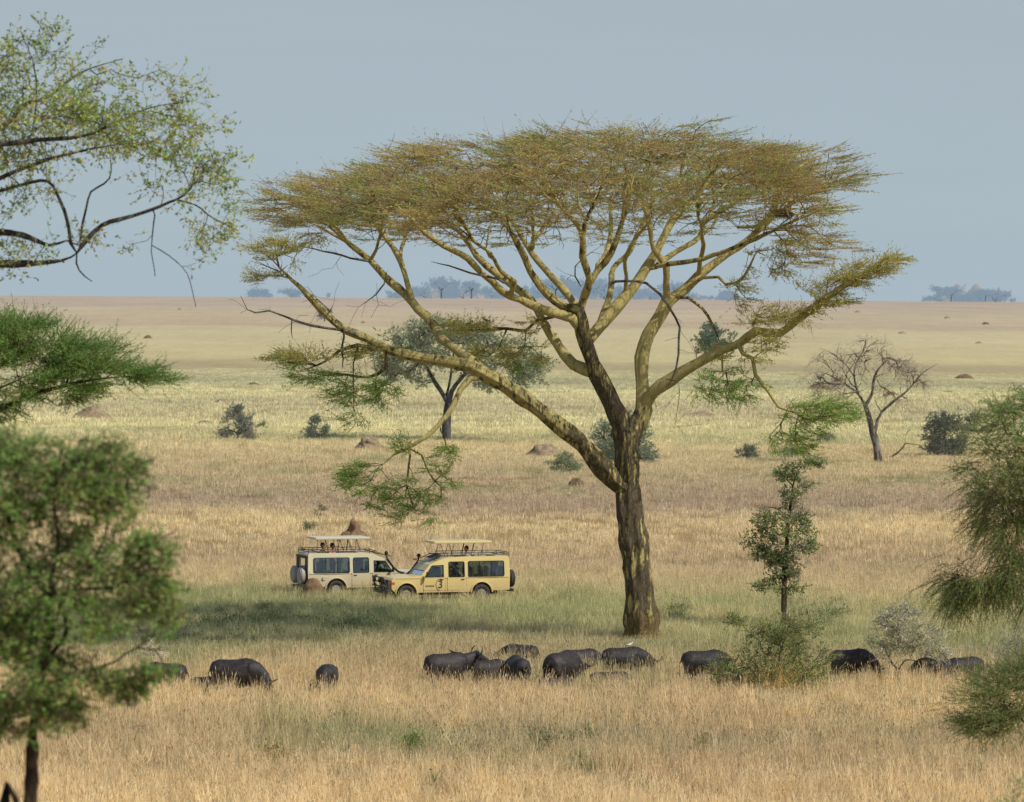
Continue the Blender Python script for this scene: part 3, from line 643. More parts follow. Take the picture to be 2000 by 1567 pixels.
# --- generic trees and bushes
def clumps(r, c, rad, n, tight=.2, per=7):
    m = max(3, n // per); cc = blob(r, c, np.asarray(rad) * 1.12, m); k = r.randint(0, m, n)
    return cc[k] + r.normal(0, 1, (n, 3)) * np.asarray(rad) * tight * (.6 + .8 * r.rand(m))[k][:, None]
def leaf_tree(name, label, cat, base, trunk, crowns, n, seed, leafcol, barkm, tipr=.012, K=8, Ln=.4, J=6, ll=.07, lw=.04, spread=.8, flat=.8, tw=.01, tcol=(.12, .09, .06), up=0, lift=.05, group=None, rmax=.2, tdk=.4, wig=.05, leafdir=.5, scat=.08, extra=None, shell=0, attup=0.0, ang=.8, tipf=1.0, step=.3, outw=.3, leafm=None, tight=.2, per=7):
    sk = Skel(seed); r = sk.r
    for (pts, r0, r1) in trunk: sk.path(pts, r0, r1, tdk, wig=.015, att=(r1 < .25), step=step)
    tot = sum(c[2] for c in crowns)
    A = np.concatenate([clumps(r, c, rad, max(3, int(n * w / tot)), tight, per) for c, rad, w in crowns])
    sk.attach(A, up=attup, wig=wig, ang=ang, step=step); sk.radii(tipr, 2.3, rmax); pts, dirs = sk.tipdirs(); cen = pts.mean(0)
    if tipf < 1: kk = r.rand(len(pts)) < tipf; pts, dirs = pts[kk], dirs[kk]
    crown = MB(); lc = np.asarray(leafcol, float); lc = lc[None] if lc.ndim == 1 else lc
    cols = lc[r.randint(0, len(lc), len(pts))] * (1 + .12 * r.normal(0, 1, (len(pts), 1)).clip(-2, 2))
    outd = nrm(pts - cen)
    if K: spray(crown, r, pts, nrm(dirs * .6 + outd * outw), K, Ln, spread, flat, lift, tw, tcol, J, ll, lw, cols, leafdir, up, scat)
    if extra: extra(crown, r)
    return finish(name, sk, crown, base, label, cat, barkm, group, leafm=leafm)
def gnd(x, y): return np.array([x, y, float(ground(x, y))])
def up_from(b, pts):  # local metre offsets above a base
    return [np.asarray(b) + np.array(p) for p in pts]

def scene_trees():
    # far left: leafy branches reaching in from the left (trunk beyond the frame)
    Y = 72.0; tr = gnd(P(-430, 500, Y)[0], Y); q = lambda pts, d=0: [P(x, y, Y + d) for x, y in pts]; S = Y / F
    trunk = [([tr, tr + [0.1, 0, 3], tr + [.2, 0, 6.5], P(-330, 600, Y)], .26, .18), (q([(-330, 600), (-200, 560), (-60, 525), (40, 520), (120, 510), (150, 495)]), .12, .05),
      (q([(-330, 600), (-260, 480), (-150, 440), (-20, 445), (40, 455), (95, 478), (130, 470), (155, 480)], .3), .10, .045),
      (q([(150, 495), (160, 480), (200, 440), (250, 425), (300, 410), (345, 392), (370, 370), (360, 340)], -.2), .045, .018), (q([(345, 392), (380, 400), (420, 430), (465, 450)]), .018, .008),
      (q([(305, 400), (300, 440), (297, 480), (303, 540)]), .014, .006), (q([(298, 480), (330, 500), (365, 535), (383, 600)]), .010, .004),
      (q([(140, 490), (130, 430), (110, 380), (90, 355), (40, 365), (-60, 390)]), .03, .03), (q([(155, 480), (165, 420), (180, 370), (215, 345), (215, 300)], .3), .024, .01),
      (q([(-330, 600), (-280, 400), (-120, 280), (0, 240), (40, 200), (90, 185), (160, 140), (240, 115)], .5), .11, .012), (q([(-330, 600), (-300, 380), (-200, 300), (-60, 290), (60, 275), (120, 270), (180, 260), (280, 215), (350, 200)], -.6), .10, .012),
      (q([(60, 275), (70, 200), (60, 120), (40, 60)]), .02, .006), (q([(-60, 390), (0, 350), (60, 330), (120, 310), (200, 290), (280, 270)], .4), .05, .01),
      (q([(145, 497), (155, 530), (180, 550)]), .02, .01), (q([(-330, 600), (-450, 450), (-560, 330)]), .15, .04)]
    cr = [(P(60, 200, Y), (1.1, 1.2, .75), 6), (P(230, 215, Y), (1.1, 1.1, .5), 9), (P(130, 255, Y), (1.1, 1.1, .4), 9), (P(290, 260, Y), (.75, .8, .35), 4), (P(30, 320, Y), (1.2, 1.0, .4), 5), (P(350, 330, Y), (.6, .6, .3), 2.5), (P(40, 90, Y), (.5, .5, .3), 1.4), (P(410, 410, Y), (.45, .5, .6), 3), (P(390, 350, Y), (.5, .5, .25), 1.6), (P(350, 212, Y), (.35, .3, .12), 1), (P(60, 480, Y), (1, .6, .4), 1.6), (P(200, 470, Y), (.5, .4, .3), .8), (P(-150, 250, Y), (1.6, 1.6, 1.2), 8)]
    leaf_tree("leafy_tree", "bright leafed branches reaching in from the upper left edge against the sky", "tree", tr, trunk, [(c_, tuple(q_ * 1.22 for q_ in r_), w_) for c_, r_, w_ in cr], 760, 31, [lin(118, 138, 62), lin(104, 126, 58), lin(140, 146, 64), lin(138, 134, 62)], M['grey_bark'], tipr=.0045, tight=.17, K=4, Ln=.36, J=5, ll=.08, lw=.036, spread=.8, flat=.9, tw=.008, tcol=lin(120, 108, 92), step=.12, wig=.03, leafdir=.35, rmax=.03, ang=.6, scat=.08)
    # mid left: dense green thorn canopy (trunk beyond the frame)
    Y = 92.0; tr = gnd(P(-190, 700, Y)[0], Y)
    trunk = [([tr, tr + [0, 0, 4], tr + [.1, 0, 7], P(-190, 960, Y)], .2, .15), ([P(-190, 960, Y), P(-100, 880, Y), P(-20, 810, Y + .3), P(70, 770, Y), P(160, 745, Y), P(250, 735, Y)], .11, .02), ([P(-190, 960, Y), P(-180, 800, Y), P(-100, 740, Y), P(0, 720, Y - .5)], .11, .03), ([P(-190, 960, Y), P(-150, 860, Y + 1), P(-60, 790, Y + 1.5), P(60, 730, Y + 1.4)], .08, .02), ([P(-190, 960, Y), P(-300, 850, Y), P(-420, 780, Y)], .1, .03)]
    cr = [(P(-60, 680, Y), (1.6, 1.4, .55), 9), (P(60, 690, Y), (1.0, 1.3, .45), 12), (P(150, 705, Y), (.85, 1.1, .32), 9), (P(230, 725, Y), (.75, .9, .2), 6), (P(40, 640, Y), (.6, .8, .18), 3), (P(0, 665, Y), (.9, .8, .25), 4), (P(60, 760, Y), (1.0, 1, .3), 5), (P(170, 765, Y), (.6, .7, .25), 3), (P(300, 735, Y), (.35, .4, .1), 1.5), (P(20, 800, Y), (.7, .8, .2), 2), (P(-240, 700, Y), (1.5, 1.4, .5), 7)]
    leaf_tree("thorn_tree", "dense bright green thorn canopy jutting in from the left edge below the horizon", "tree", tr, trunk, cr, 900, 41, [lin(94, 128, 56), lin(108, 136, 58), lin(84, 112, 52)], M['brown_bark'], tipr=.005, K=6, Ln=.5, J=26, ll=.045, lw=.014, spread=.75, flat=.45, tw=.012, tcol=lin(90, 88, 44), lift=.2, leafdir=.5, rmax=.05, step=.15, wig=.03, scat=.08, outw=.7)
    sk_lo = None
    # near left: blurred young thorn tree
    Y = 37.0; g = gnd(P(62, 1500, Y)[0], Y); q = lambda pts, d=0: [P(x, y, Y + d) for x, y in pts]
    trunk = [([g] + q([(66, 1900), (64, 1567), (66, 1440), (70, 1350)]), .095, .055), (q([(70, 1350), (85, 1290), (95, 1240), (90, 1170), (40, 1080), (10, 1000), (0, 930)]), .05, .014), (q([(70, 1350), (55, 1260), (50, 1160), (30, 1100)], .1), .03, .02), (q([(90, 1290), (130, 1230), (100, 1150), (95, 1100)]), .02, .02),
      (q([(95, 1100), (110, 1160), (150, 1150), (220, 1145), (240, 1110), (300, 1060), (340, 1040)]), .02, .008), (q([(150, 1320), (220, 1290), (270, 1265), (330, 1270)]), .014, .006), (q([(80, 1340), (150, 1320)]), .018, .013), (q([(70, 1390), (110, 1400), (150, 1400), (170, 1430)]), .014, .006), (q([(60, 1400), (20, 1400), (-30, 1420)]), .012, .01), (q([(150, 1150), (190, 1080), (210, 1010), (200, 930)], .3), .014, .008), (q([(90, 1170), (120, 1060), (110, 960), (120, 880)], -.3), .018, .008), (q([(40, 1080), (-60, 1000), (-120, 900)]), .02, .01)]
    cr = [(P(110, 885, Y), (.6, .5, .12), 4), (P(215, 925, Y), (.26, .3, .1), 1.6), (P(330, 1140, Y), (.16, .2, .08), 1), (P(60, 960, Y), (.7, .7, .42), 8), (P(160, 960, Y), (.45, .5, .32), 6), (P(235, 985, Y), (.22, .35, .2), 2), (P(60, 1120, Y), (.75, .7, .42), 8), (P(200, 1110, Y), (.5, .4, .36), 5), (P(290, 1130, Y), (.26, .3, .24), 3), (P(280, 1190, Y), (.26, .3, .14), 2.2), (P(120, 1230, Y), (.7, .5, .28), 5), (P(60, 1330, Y), (.6, .5, .22), 5.5), (P(230, 1340, Y), (.22, .25, .09), 2), (P(300, 1305, Y), (.14, .2, .05), 1), (P(130, 1390, Y), (.2, .3, .08), 2), (P(-120, 1000, Y), (.6, .7, .5), 6), (P(-10, 1180, Y), (.35, .5, .5), 5), (P(20, 1010, Y), (.4, .5, .4), 4), (P(90, 1385, Y), (.35, .4, .12), 3), (P(15, 1400, Y), (.3, .3, .12), 3), (P(0, 1250, Y), (.4, .4, .3), 3)]
    leaf_tree("young_thorn_tree", "out of focus young green thorn tree standing closest at the lower left", "tree", g, trunk, cr, 1900, 51, [lin(112, 140, 64), lin(98, 126, 60), lin(130, 138, 74), lin(94, 92, 60)], M['brown_bark'], tipr=.003, K=5, Ln=.13, J=9, ll=.036, lw=.017, spread=.9, flat=.9, tw=.006, tcol=lin(96, 84, 60), rmax=.03, step=.06, wig=.012, scat=.04, tight=.17, per=10)
    # stump beside it
    g2 = gnd(P(15, 1560, Y)[0] - .02, Y - .6); s = Skel(3); s.path([g2 - [0.2, 0, 0], P(0, 1800, Y - .6), P(6, 1600, Y - .6), P(14, 1530, Y - .6)], .10, .06, .7); s.path([P(14, 1530, Y - .6), P(30, 1560, Y - .7), P(50, 1640, Y - .8)], .04, .02, .7); s.radii(.02); s.rad[:] = np.maximum(s.rad, .02)
    b = MB(); s.tubes(b); o = ob("broken_stem", b.mesh("broken_stem", g2, True), M['brown_bark'], None, g2); tag(o, "dark broken stem poking up in the bottom left corner", "stump")
    # right: drooping green thorn
    Y = 88.0; tr = gnd(P(2170, 1300, Y)[0], Y); q = lambda pts, d=0: [P(x, y, Y + d) for x, y in pts]
    trunk = [([tr, tr + [0, 0, 2.5], P(2160, 1150, Y)], .18, .14), (q([(2160, 1150), (2110, 1000), (2050, 900), (1990, 850)]), .1, .03), (q([(2160, 1150), (2080, 1060), (2000, 1020), (1950, 1000)]), .07, .015), (q([(2160, 1150), (2090, 1110), (2000, 1100), (1930, 1110)], .4), .06, .014), (q([(2160, 1150), (2200, 950), (2240, 850)]), .1, .03)]
    cr = [(P(2010, 850, Y), (.9, 1.2, .55), 12), (P(1975, 930, Y), (.75, 1, .6), 12), (P(2030, 1040, Y), (.8, 1, .6), 9), (P(1930, 1120, Y), (.75, .8, .35), 8), (P(1900, 1150, Y), (.45, .5, .3), 4), (P(2140, 900, Y), (1.2, 1.3, 1), 10), (P(1985, 1140, Y), (.4, .5, .45), 3), (P(1960, 1010, Y), (.6, .7, .5), 7), (P(1990, 800, Y), (.5, .6, .25), 3)]
    leaf_tree("drooping_thorn_tree", "drooping dark green thorn branches hanging in at the right edge", "tree", tr, trunk, [(c_, tuple(q_ * 1.1 for q_ in r_), w_) for c_, r_, w_ in cr], 860, 61, [lin(94, 124, 54), lin(108, 132, 58), lin(84, 100, 52)], M['brown_bark'], tipr=.005, K=5, Ln=.7, J=24, ll=.045, lw=.013, spread=.75, flat=.8, tw=.012, tcol=lin(100, 88, 58), lift=-.3, leafdir=.5, rmax=.05, step=.15, wig=.03, scat=.07, up=-.25, outw=.6)
    g = gnd(P(2080, 1500, 84)[0], 84.); q = lambda pts, d=0: [P(x, y, 84 + d) for x, y in pts]
    leaf_tree("low_thorn_bush", "feathery green thorn bush spreading out of the right edge near the bottom", "bush", g, [([g, P(2060, 1480, 84), P(2010, 1420, 84), P(1960, 1380, 84)], .06, .015), ([g, P(2090, 1400, 84), P(2080, 1330, 84)], .05, .02)],
      [(P(1990, 1350, 84), (.9, .8, .3), 8), (P(1960, 1400, 84), (.75, .8, .3), 8), (P(1905, 1415, 84), (.4, .4, .16), 3), (P(2080, 1380, 84), (1, 1, .6), 8), (P(2020, 1300, 84), (.6, .6, .2), 3), (P(1960, 1340, 84), (.5, .5, .3), 4)], 560, 66, [lin(94, 114, 58), lin(106, 122, 62), lin(86, 100, 54)], M['brown_bark'], tight=.3, tipr=.005, K=5, Ln=.5, J=13, ll=.045, lw=.012, spread=.85, flat=.6, tw=.009, tcol=lin(96, 98, 54), lift=.1, rmax=.04, step=.15, wig=.03, scat=.06, outw=.7)
    g = gnd(P(2010, 1400, 124)[0], 124.)
    leaf_tree("grey_thorn_bush", "grey twigged thorn bush above the feathery green one at the right edge", "bush", g, [([g, g + [0, 0, .6], g + [-.1, 0, 1.2]], .06, .03)], [(P(1990, 1260, 124), (.95, .8, .6), 8), (P(2060, 1270, 124), (.9, .9, .7), 5)], 220, 67, [lin(140, 138, 120), lin(120, 128, 92), lin(150, 146, 134)], M['dead_wood'], tipr=.006, K=4, Ln=.3, J=7, ll=.05, lw=.025, tw=.010, tcol=lin(140, 132, 122), rmax=.04, step=.15)
    g = gnd(P(1990, 1567, 58)[0], 58.)
    leaf_tree("foreground_sprig", "soft green thorn sprigs rising out of the bottom right corner", "bush", g, [([g, P(2010, 1700, 58), P(1990, 1600, 58)], .02, .008), ([g, P(1920, 1700, 58), P(1930, 1590, 58)], .015, .006)], [(P(1980, 1560, 58), (.12, .2, .16), 6), (P(1950, 1580, 58), (.3, .3, .1), 6), (P(1995, 1530, 58), (.05, .1, .08), 2)], 60, 68, [lin(112, 136, 72)], M['brown_bark'], tipr=.002, K=3, Ln=.16, J=12, ll=.025, lw=.008, tw=.005, tcol=lin(96, 104, 60), rmax=.01, step=.08, wig=.01)

    # young tree between the shrubs, right of the big trunk
    g = G(1530, 1232); Y = g[1]; S = Y / F; q = lambda pts, d=0: [P(x, y, Y + d) for x, y in pts]
    trunk = [([g] + q([(1531, 1180), (1532, 1120), (1536, 1060), (1542, 1000), (1548, 950), (1556, 925), (1562, 900)]), .13, .03), (q([(1533, 1110), (1510, 1080), (1490, 1060)]), .05, .015), (q([(1540, 1040), (1560, 1010), (1585, 1000)]), .03, .01), (q([(1548, 950), (1530, 930), (1515, 925)]), .03, .012), (q([(1540, 1015), (1520, 995), (1490, 990)], .5), .03, .01)]
    cr = [(P(1525, 1060, Y), (1.1, 1.0, .75), 15), (P(1500, 1090, Y), (.75, .8, .35), 5), (P(1530, 1110, Y), (1.0, .8, .25), 4), (P(1530, 1010, Y), (.95, .8, .5), 7), (P(1545, 965, Y), (.5, .5, .4), 3), (P(1525, 1130, Y), (1.1, .9, .35), 5), (P(1590, 1065, Y), (.3, .4, .25), 1), (P(1565, 915, Y), (.7, .6, .35), 4), (P(1530, 935, Y), (.45, .5, .3), 2), (P(1600, 905, Y), (.4, .3, .12), 1), (P(1575, 940, Y), (.4, .5, .25), 1)]
    leaf_tree("young_tree", "slender dark leafed young tree right of the big trunk", "tree", g, trunk, cr, 400, 71, [lin(108, 122, 70), lin(94, 110, 64), lin(122, 128, 80), lin(146, 142, 116)], M['brown_bark'], tipr=.008, K=6, Ln=.3, J=9, ll=.08, lw=.05, tw=.012, tcol=lin(110, 96, 72), rmax=.06, step=.2, wig=.05, scat=.09, tight=.17)
    # big tangled shrub in front of it
    g = G(1512, 1372); Y = g[1]; q = lambda pts, d=0: [P(x, y, Y + d) for x, y in pts]
    trunk = [([g, P(1515, 1320, Y), P(1530, 1260, Y), P(1545, 1205, Y)], .04, .01), ([g, P(1490, 1340, Y), P(1450, 1330, Y), P(1412, 1335, Y)], .03, .008), ([g, P(1540, 1330, Y), P(1580, 1300, Y), P(1600, 1280, Y)], .03, .008), ([g, P(1495, 1290, Y), P(1480, 1240, Y)], .03, .008), ([P(1490, 1260, Y), P(1455, 1225, Y), P(1440, 1195, Y)], .01, .006)]
    cr = [(P(1515, 1300, Y), (1.3, 1.0, .7), 16), (P(1540, 1240, Y), (.7, .7, .45), 6), (P(1460, 1320, Y), (.8, .7, .3), 5), (P(1590, 1310, Y), (.55, .6, .5), 4), (P(1490, 1240, Y), (.5, .5, .3), 3), (P(1440, 1205, Y), (.3, .3, .25), 1.2), (P(1550, 1215, Y), (.2, .3, .2), 1)]
    def stalks(mb, r):
        n = 190; b0 = g + np.stack([r.normal(0, .45, n), r.normal(0, .5, n), r.rand(n) * .5], 1); d = nrm(np.stack([r.normal(.25, .45, n), r.normal(0, .3, n), np.ones(n)], 1))
        spray(mb, r, b0, d, 2, 1.4, .15, .8, -.12, .016, lin(190, 166, 98), 3, .12, .016, lin(184, 160, 96), .9)
    leaf_tree("tangled_shrub", "large tangled green shrub with straw grass stalks standing right of the herd", "bush", g, trunk, [(c_, tuple(q_ * 1.18 for q_ in r_), w_) for c_, r_, w_ in cr], 760, 72, [lin(112, 122, 66), lin(98, 110, 60), lin(128, 132, 78), lin(84, 98, 56)], M['grey_bark'], tipr=.005, K=4, Ln=.32, J=8, ll=.07, lw=.03, tw=.010, tcol=lin(128, 116, 84), rmax=.03, step=.15, wig=.05, scat=.08, extra=stalks)
    # grey flowering thorn
    g = G(1757, 1345); Y = g[1]
    trunk = [([g, P(1752, 1310, Y), P(1735, 1285, Y), P(1725, 1250, Y)], .05, .015), ([P(1752, 1312, Y), P(1770, 1290, Y), P(1790, 1292, Y), P(1815, 1280, Y)], .035, .01), ([P(1735, 1285, Y), P(1755, 1250, Y), P(1770, 1215, Y)], .03, .01), ([P(1775, 1290, Y), P(1790, 1260, Y), P(1800, 1240, Y)], .02, .01)]
    cr = [(P(1765, 1225, Y), (.85, .7, .5), 9), (P(1745, 1260, Y), (.65, .7, .4), 5), (P(1810, 1255, Y), (.7, .7, .35), 5), (P(1835, 1280, Y), (.45, .5, .2), 2), (P(1725, 1225, Y), (.3, .4, .25), 1.5), (P(1770, 1200, Y), (.4, .4, .2), 2)]
    leaf_tree("grey_flowering_thorn", "round thorn bush of pale grey twigs and blossom before the right hand buffaloes", "bush", g, trunk, cr, 460, 73, [lin(176, 170, 150), lin(158, 154, 132), lin(122, 126, 84), lin(148, 150, 112)], M['dead_wood'], tipr=.005, K=5, Ln=.26, J=7, ll=.05, lw=.032, tw=.012, tcol=lin(150, 140, 126), rmax=.035, step=.12, wig=.04, scat=.07)
    g = G(1692, 1325); Y = g[1]
    leaf_tree("leafy_sapling", "fresh green leafy sapling covering the rump of the right hand buffalo", "bush", g, [([g, P(1690, 1290, Y), P(1692, 1270, Y)], .02, .008)], [(P(1690, 1280, Y), (.3, .3, .22), 5), (P(1700, 1300, Y), (.45, .3, .2), 5), (P(1675, 1308, Y), (.3, .3, .12), 3)], 60, 74, [lin(98, 122, 50), lin(116, 132, 58)], M['brown_bark'], tipr=.004, K=4, Ln=.15, J=6, ll=.06, lw=.04, tw=.008, rmax=.02, step=.1)
    # twiggy bits at left
    g = G(293, 1325); leaf_tree("bleached_thorn_bush", "bleached white thorny twigs beside the leftmost buffalo", "bush", g, [([g, P(294, 1290, g[1]), P(292, 1262, g[1])], .03, .012)], [(P(292, 1275, g[1]), (.32, .3, .22), 5), (P(325, 1277, g[1]), (.3, .2, .08), 2), (P(290, 1258, g[1]), (.1, .1, .2), 1)], 100, 75, lin(196, 186, 160), M['dead_wood'], tipr=.006, K=3, Ln=.16, J=3, ll=.05, lw=.016, tw=.012, tcol=lin(190, 180, 156), rmax=.03, step=.12)
    g = G(262, 1470); leaf_tree("dry_twig_bush", "small leafless grey twig bush standing in the near grass at left", "bush", g, [([g, P(262, 1445, g[1]), P(270, 1425, g[1]), P(285, 1415, g[1])], .02, .008), ([g, P(250, 1440, g[1]), P(240, 1428, g[1])], .012, .006)], [(P(275, 1425, g[1]), (.35, .3, .18), 4), (P(230, 1450, g[1]), (.4, .3, .2), 4)], 60, 76, lin(150, 128, 110), M['dead_wood'], tipr=.004, K=3, Ln=.22, J=1, ll=.05, lw=.012, tw=.008, tcol=lin(132, 108, 92), rmax=.015, step=.12)
    for k, (px, py, w, h, c, lab) in enumerate([(797, 1480, .32, .28, (98, 122, 52), "bright green leafy weed sticking out of the near grass"), (535, 1492, .42, .22, (112, 108, 52), "low olive brown weed clump in the near grass left of centre"), (1068, 1470, .5, .3, (96, 104, 58), "dark speckled weed bush in the middle of the near grass"), (1138, 1468, .4, .28, (100, 108, 60), "speckled weed bush just right of a darker one in the near grass"), (1385, 1475, .3, .25, (112, 112, 68), "faint green weed clump below the tangled shrub in the near grass"), (1008, 1485, .25, .16, (118, 116, 64), "tiny weed clump left of the dark speckled weed bush"), (1225, 1262, .15, .1, (96, 104, 50), "")]):
        if not lab: continue
        g = G(px, py + 8); leaf_tree("weed_bush", lab, "weed", g, [([g, g + [.03, 0, h * 1.2], g + [.05, 0, h * 1.9]], .010, .005)], [(g + [0, 0, h * 1.75], (w, w, h), 4), (g + [w * .6, 0, h * 1.5], (w * .6, w, h * .6), 2)], 46, 80 + k, [lin(*c), lin(c[0] + 14, c[1] + 10, c[2] + 8)], M['brown_bark'], tipr=.003, K=4, Ln=.16, J=6, ll=.05, lw=.028, tw=.007, tcol=lin(120, 104, 70), rmax=.01, step=.08, wig=.02, group="leafy weeds in the near grass")

    # --- middle distance
    g = G(873, 866); Y = g[1]; k_ = Y / F; q = lambda pts, d=0: [P(x, y, Y + d) for x, y in pts]
    trunk = [([g] + q([(872, 830), (874, 800), (876, 790)]), .42, .34), (q([(876, 792), (862, 765), (848, 745), (835, 720), (815, 690), (800, 660)]), .22, .06), (q([(876, 792), (882, 765), (900, 740), (925, 715), (950, 690), (975, 660)]), .24, .06), (q([(870, 780), (880, 740), (885, 700), (890, 660)], 1), .14, .06)]
    cr = [(P(880, 668, Y), (5.2, 4.5, 1.5), 12), (P(790, 680, Y), (2.6, 3, 1.6), 7), (P(980, 690, Y), (3.4, 3, 1.8), 9), (P(755, 715, Y), (1.4, 2, 1.2), 3), (P(860, 640, Y), (3, 3, .6), 4), (P(1030, 725, Y), (1.6, 2, 1.1), 4), (P(870, 720, Y), (4, 3, .9), 4), (P(800, 735, Y), (1.6, 2, .6), 2), (P(940, 745, Y), (1.5, 1.8, .5), 2)]
    hz = [lin(130, 136, 98), lin(116, 126, 92), lin(148, 150, 118), lin(106, 116, 86)]
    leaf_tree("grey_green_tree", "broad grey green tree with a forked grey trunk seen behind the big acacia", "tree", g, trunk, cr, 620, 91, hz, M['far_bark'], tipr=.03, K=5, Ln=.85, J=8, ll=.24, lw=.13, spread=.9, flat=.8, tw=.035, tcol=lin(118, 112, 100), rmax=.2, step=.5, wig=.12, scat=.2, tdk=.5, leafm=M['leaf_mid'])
    g = G(1716, 908); Y = g[1]; q = lambda pts, d=0: [P(x, y, Y + d) for x, y in pts]
    trunk = [([g] + q([(1712, 870), (1704, 840), (1696, 810), (1690, 792)]), .34, .2), (q([(1690, 792), (1676, 770), (1650, 750), (1625, 735), (1600, 725)]), .13, .04), (q([(1676, 770), (1668, 735), (1672, 710), (1690, 680), (1695, 662)]), .1, .03), (q([(1690, 792), (1703, 770), (1708, 735), (1725, 710), (1750, 695)]), .14, .04), (q([(1708, 850), (1714, 820), (1722, 805), (1750, 780), (1770, 765), (1800, 730), (1832, 710)]), .14, .03), (q([(1668, 735), (1650, 710), (1625, 690), (1600, 680)]), .07, .02), (q([(1720, 805), (1712, 790), (1708, 775)]), .05, .02)]
    cr = [(P(1640, 725, Y), (2.2, 2, 1.5), 8), (P(1600, 730, Y), (1.2, 1.5, 1.4), 4), (P(1695, 700, Y), (1.8, 2, 1.4), 7), (P(1740, 710, Y), (1.8, 2, 1.2), 7), (P(1790, 740, Y), (1.4, 1.5, .9), 5), (P(1640, 760, Y), (2, 1.5, .7), 5), (P(1750, 770, Y), (1.5, 1.5, .8), 3)]
    leaf_tree("bare_tree", "leafless grey brown tree with fine drooping twigs standing on the plain at right", "tree", g, trunk, cr, 420, 92, lin(148, 136, 116), M['dead_wood'], tipr=.022, K=4, Ln=1.0, J=2, ll=.25, lw=.03, spread=.6, flat=.8, tw=.022, tcol=lin(142, 130, 112), lift=-.35, rmax=.12, step=.4, wig=.09, scat=.1, tdk=.35)
    g = G(1727, 897); s = Skel(4); s.path([g, P(1740, 893, g[1]), P(1756, 882, g[1]), P(1768, 866, g[1]), P(1768, 850, g[1])], .10, .05, .5); s.path([P(1768, 866, g[1]), P(1785, 868, g[1]), P(1808, 872, g[1])], .04, .02, .5); s.path([P(1768, 850, g[1]), P(1778, 838, g[1])], .05, .02, .5); s.radii(.02); b = MB(); s.tubes(b); o = ob("fallen_branch", b.mesh("fallen_branch", g, True), M['dead_wood'], None, g); tag(o, "curved fallen branch lying beside the foot of the leafless tree", "branch")
    # little birds' worth of bushes on the plain
    B = [(464, 861, 68, 78, (132, 130, 116), (104, 108, 92), "taller grey bush at the left of the plain, below a small mound", 101), (622, 861, 50, 46, (118, 124, 104), (92, 104, 82), "round dark grey bush left of the grey green tree", 102), (1222, 907, 112, 92, (124, 130, 104), (104, 114, 88), "wide grey bush partly hidden behind the big tree trunk", 103), (1852, 893, 84, 86, (98, 100, 80), (80, 84, 68), "dark dense bush right of the leafless tree", 104), (1458, 899, 40, 34, (112, 116, 92), (92, 98, 76), "small dark bush left of the slender young tree top", 105), (1105, 925, 56, 38, (126, 134, 96), (108, 118, 80), "low leafy grey bush left of the big trunk", 106), (516, 841, 26, 16, (118, 130, 92), (104, 118, 82), "tiny green bush right of the taller grey bush", 107), (1612, 866, 40, 20, (136, 134, 100), (118, 120, 88), "faint low bush left of the leafless tree foot", 108), (625, 1012, 24, 26, (134, 128, 88), (112, 112, 74), "spindly weed bush left of the tower shaped mound", 109), (608, 1040, 40, 20, (128, 128, 84), (118, 120, 76), "low green bush at the foot of the tower shaped mound", 110), (1905, 850, 60, 40, (132, 128, 96), (118, 116, 88), "paler bush just right of the dark dense bush", 111), (1540, 892, 60, 14, (128, 134, 88), (120, 128, 80), "flat green bush behind the young tree top", 112), (710, 1255, 26, 20, (96, 98, 56), (84, 88, 50), "dark weed tuft in the shade below the cars", 113), (1575, 1212, 34, 18, (94, 116, 56), (84, 106, 50), "bright green low bush right of the young tree stem", 114), (1320, 1212, 26, 16, (98, 106, 58), (86, 96, 50), "small green bush right of the big trunk foot", 115)]
    for (px, py, w, h, c1, c2, lab, sd) in B:
        g = G(px, py); k = g[1] / F; w *= k; h *= k
        dense = sd in (104, 103); n = 240 if dense else (150 if w > 1.5 else 80)
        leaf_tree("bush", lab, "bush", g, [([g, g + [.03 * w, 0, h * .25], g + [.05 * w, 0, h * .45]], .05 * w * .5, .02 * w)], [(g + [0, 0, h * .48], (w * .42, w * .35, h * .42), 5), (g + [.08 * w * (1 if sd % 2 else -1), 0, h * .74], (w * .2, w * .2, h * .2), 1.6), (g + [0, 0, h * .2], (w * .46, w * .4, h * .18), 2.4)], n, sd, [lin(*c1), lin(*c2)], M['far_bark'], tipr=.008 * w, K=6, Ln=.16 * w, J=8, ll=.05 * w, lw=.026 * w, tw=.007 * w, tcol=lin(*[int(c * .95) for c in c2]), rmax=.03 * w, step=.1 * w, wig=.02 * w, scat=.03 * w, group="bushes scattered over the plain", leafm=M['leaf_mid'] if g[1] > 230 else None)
    # far single trees and the trees on the horizon
    def far_tree(px, base_y, w, h, label, kind, sd, haze=(120, 132, 140), D=None, n=60, group="hazy trees on the far plain"):  # haze: leaf colour with the blue-grey of distant air painted in
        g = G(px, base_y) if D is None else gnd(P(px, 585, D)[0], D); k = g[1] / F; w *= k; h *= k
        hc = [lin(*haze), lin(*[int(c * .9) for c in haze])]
        if kind == 'umb': cr = [(g + [0, 0, h * .86], (w * .5, w * .45, h * .12), 5), (g + [w * .1, 0, h * .72], (w * .3, w * .3, h * .12), 1.4)]; tk = [([g, g + [0, 0, h * .45], g + [w * .04, 0, h * .62]], .035 * h, .025 * h), ([g + [0, 0, h * .5], g + [-w * .2, 0, h * .75]], .02 * h, .012 * h), ([g + [0, 0, h * .5], g + [w * .22, 0, h * .78]], .02 * h, .012 * h)]
        else: cr = [(g + [0, 0, h * .62], (w * .48, w * .4, h * .36), 6), (g + [-w * .1, 0, h * .34], (w * .45, w * .4, h * .2), 2)]; tk = [([g, g + [0, 0, h * .2], g + [.02 * w, 0, h * .5]], .04 * h, .02 * h)]
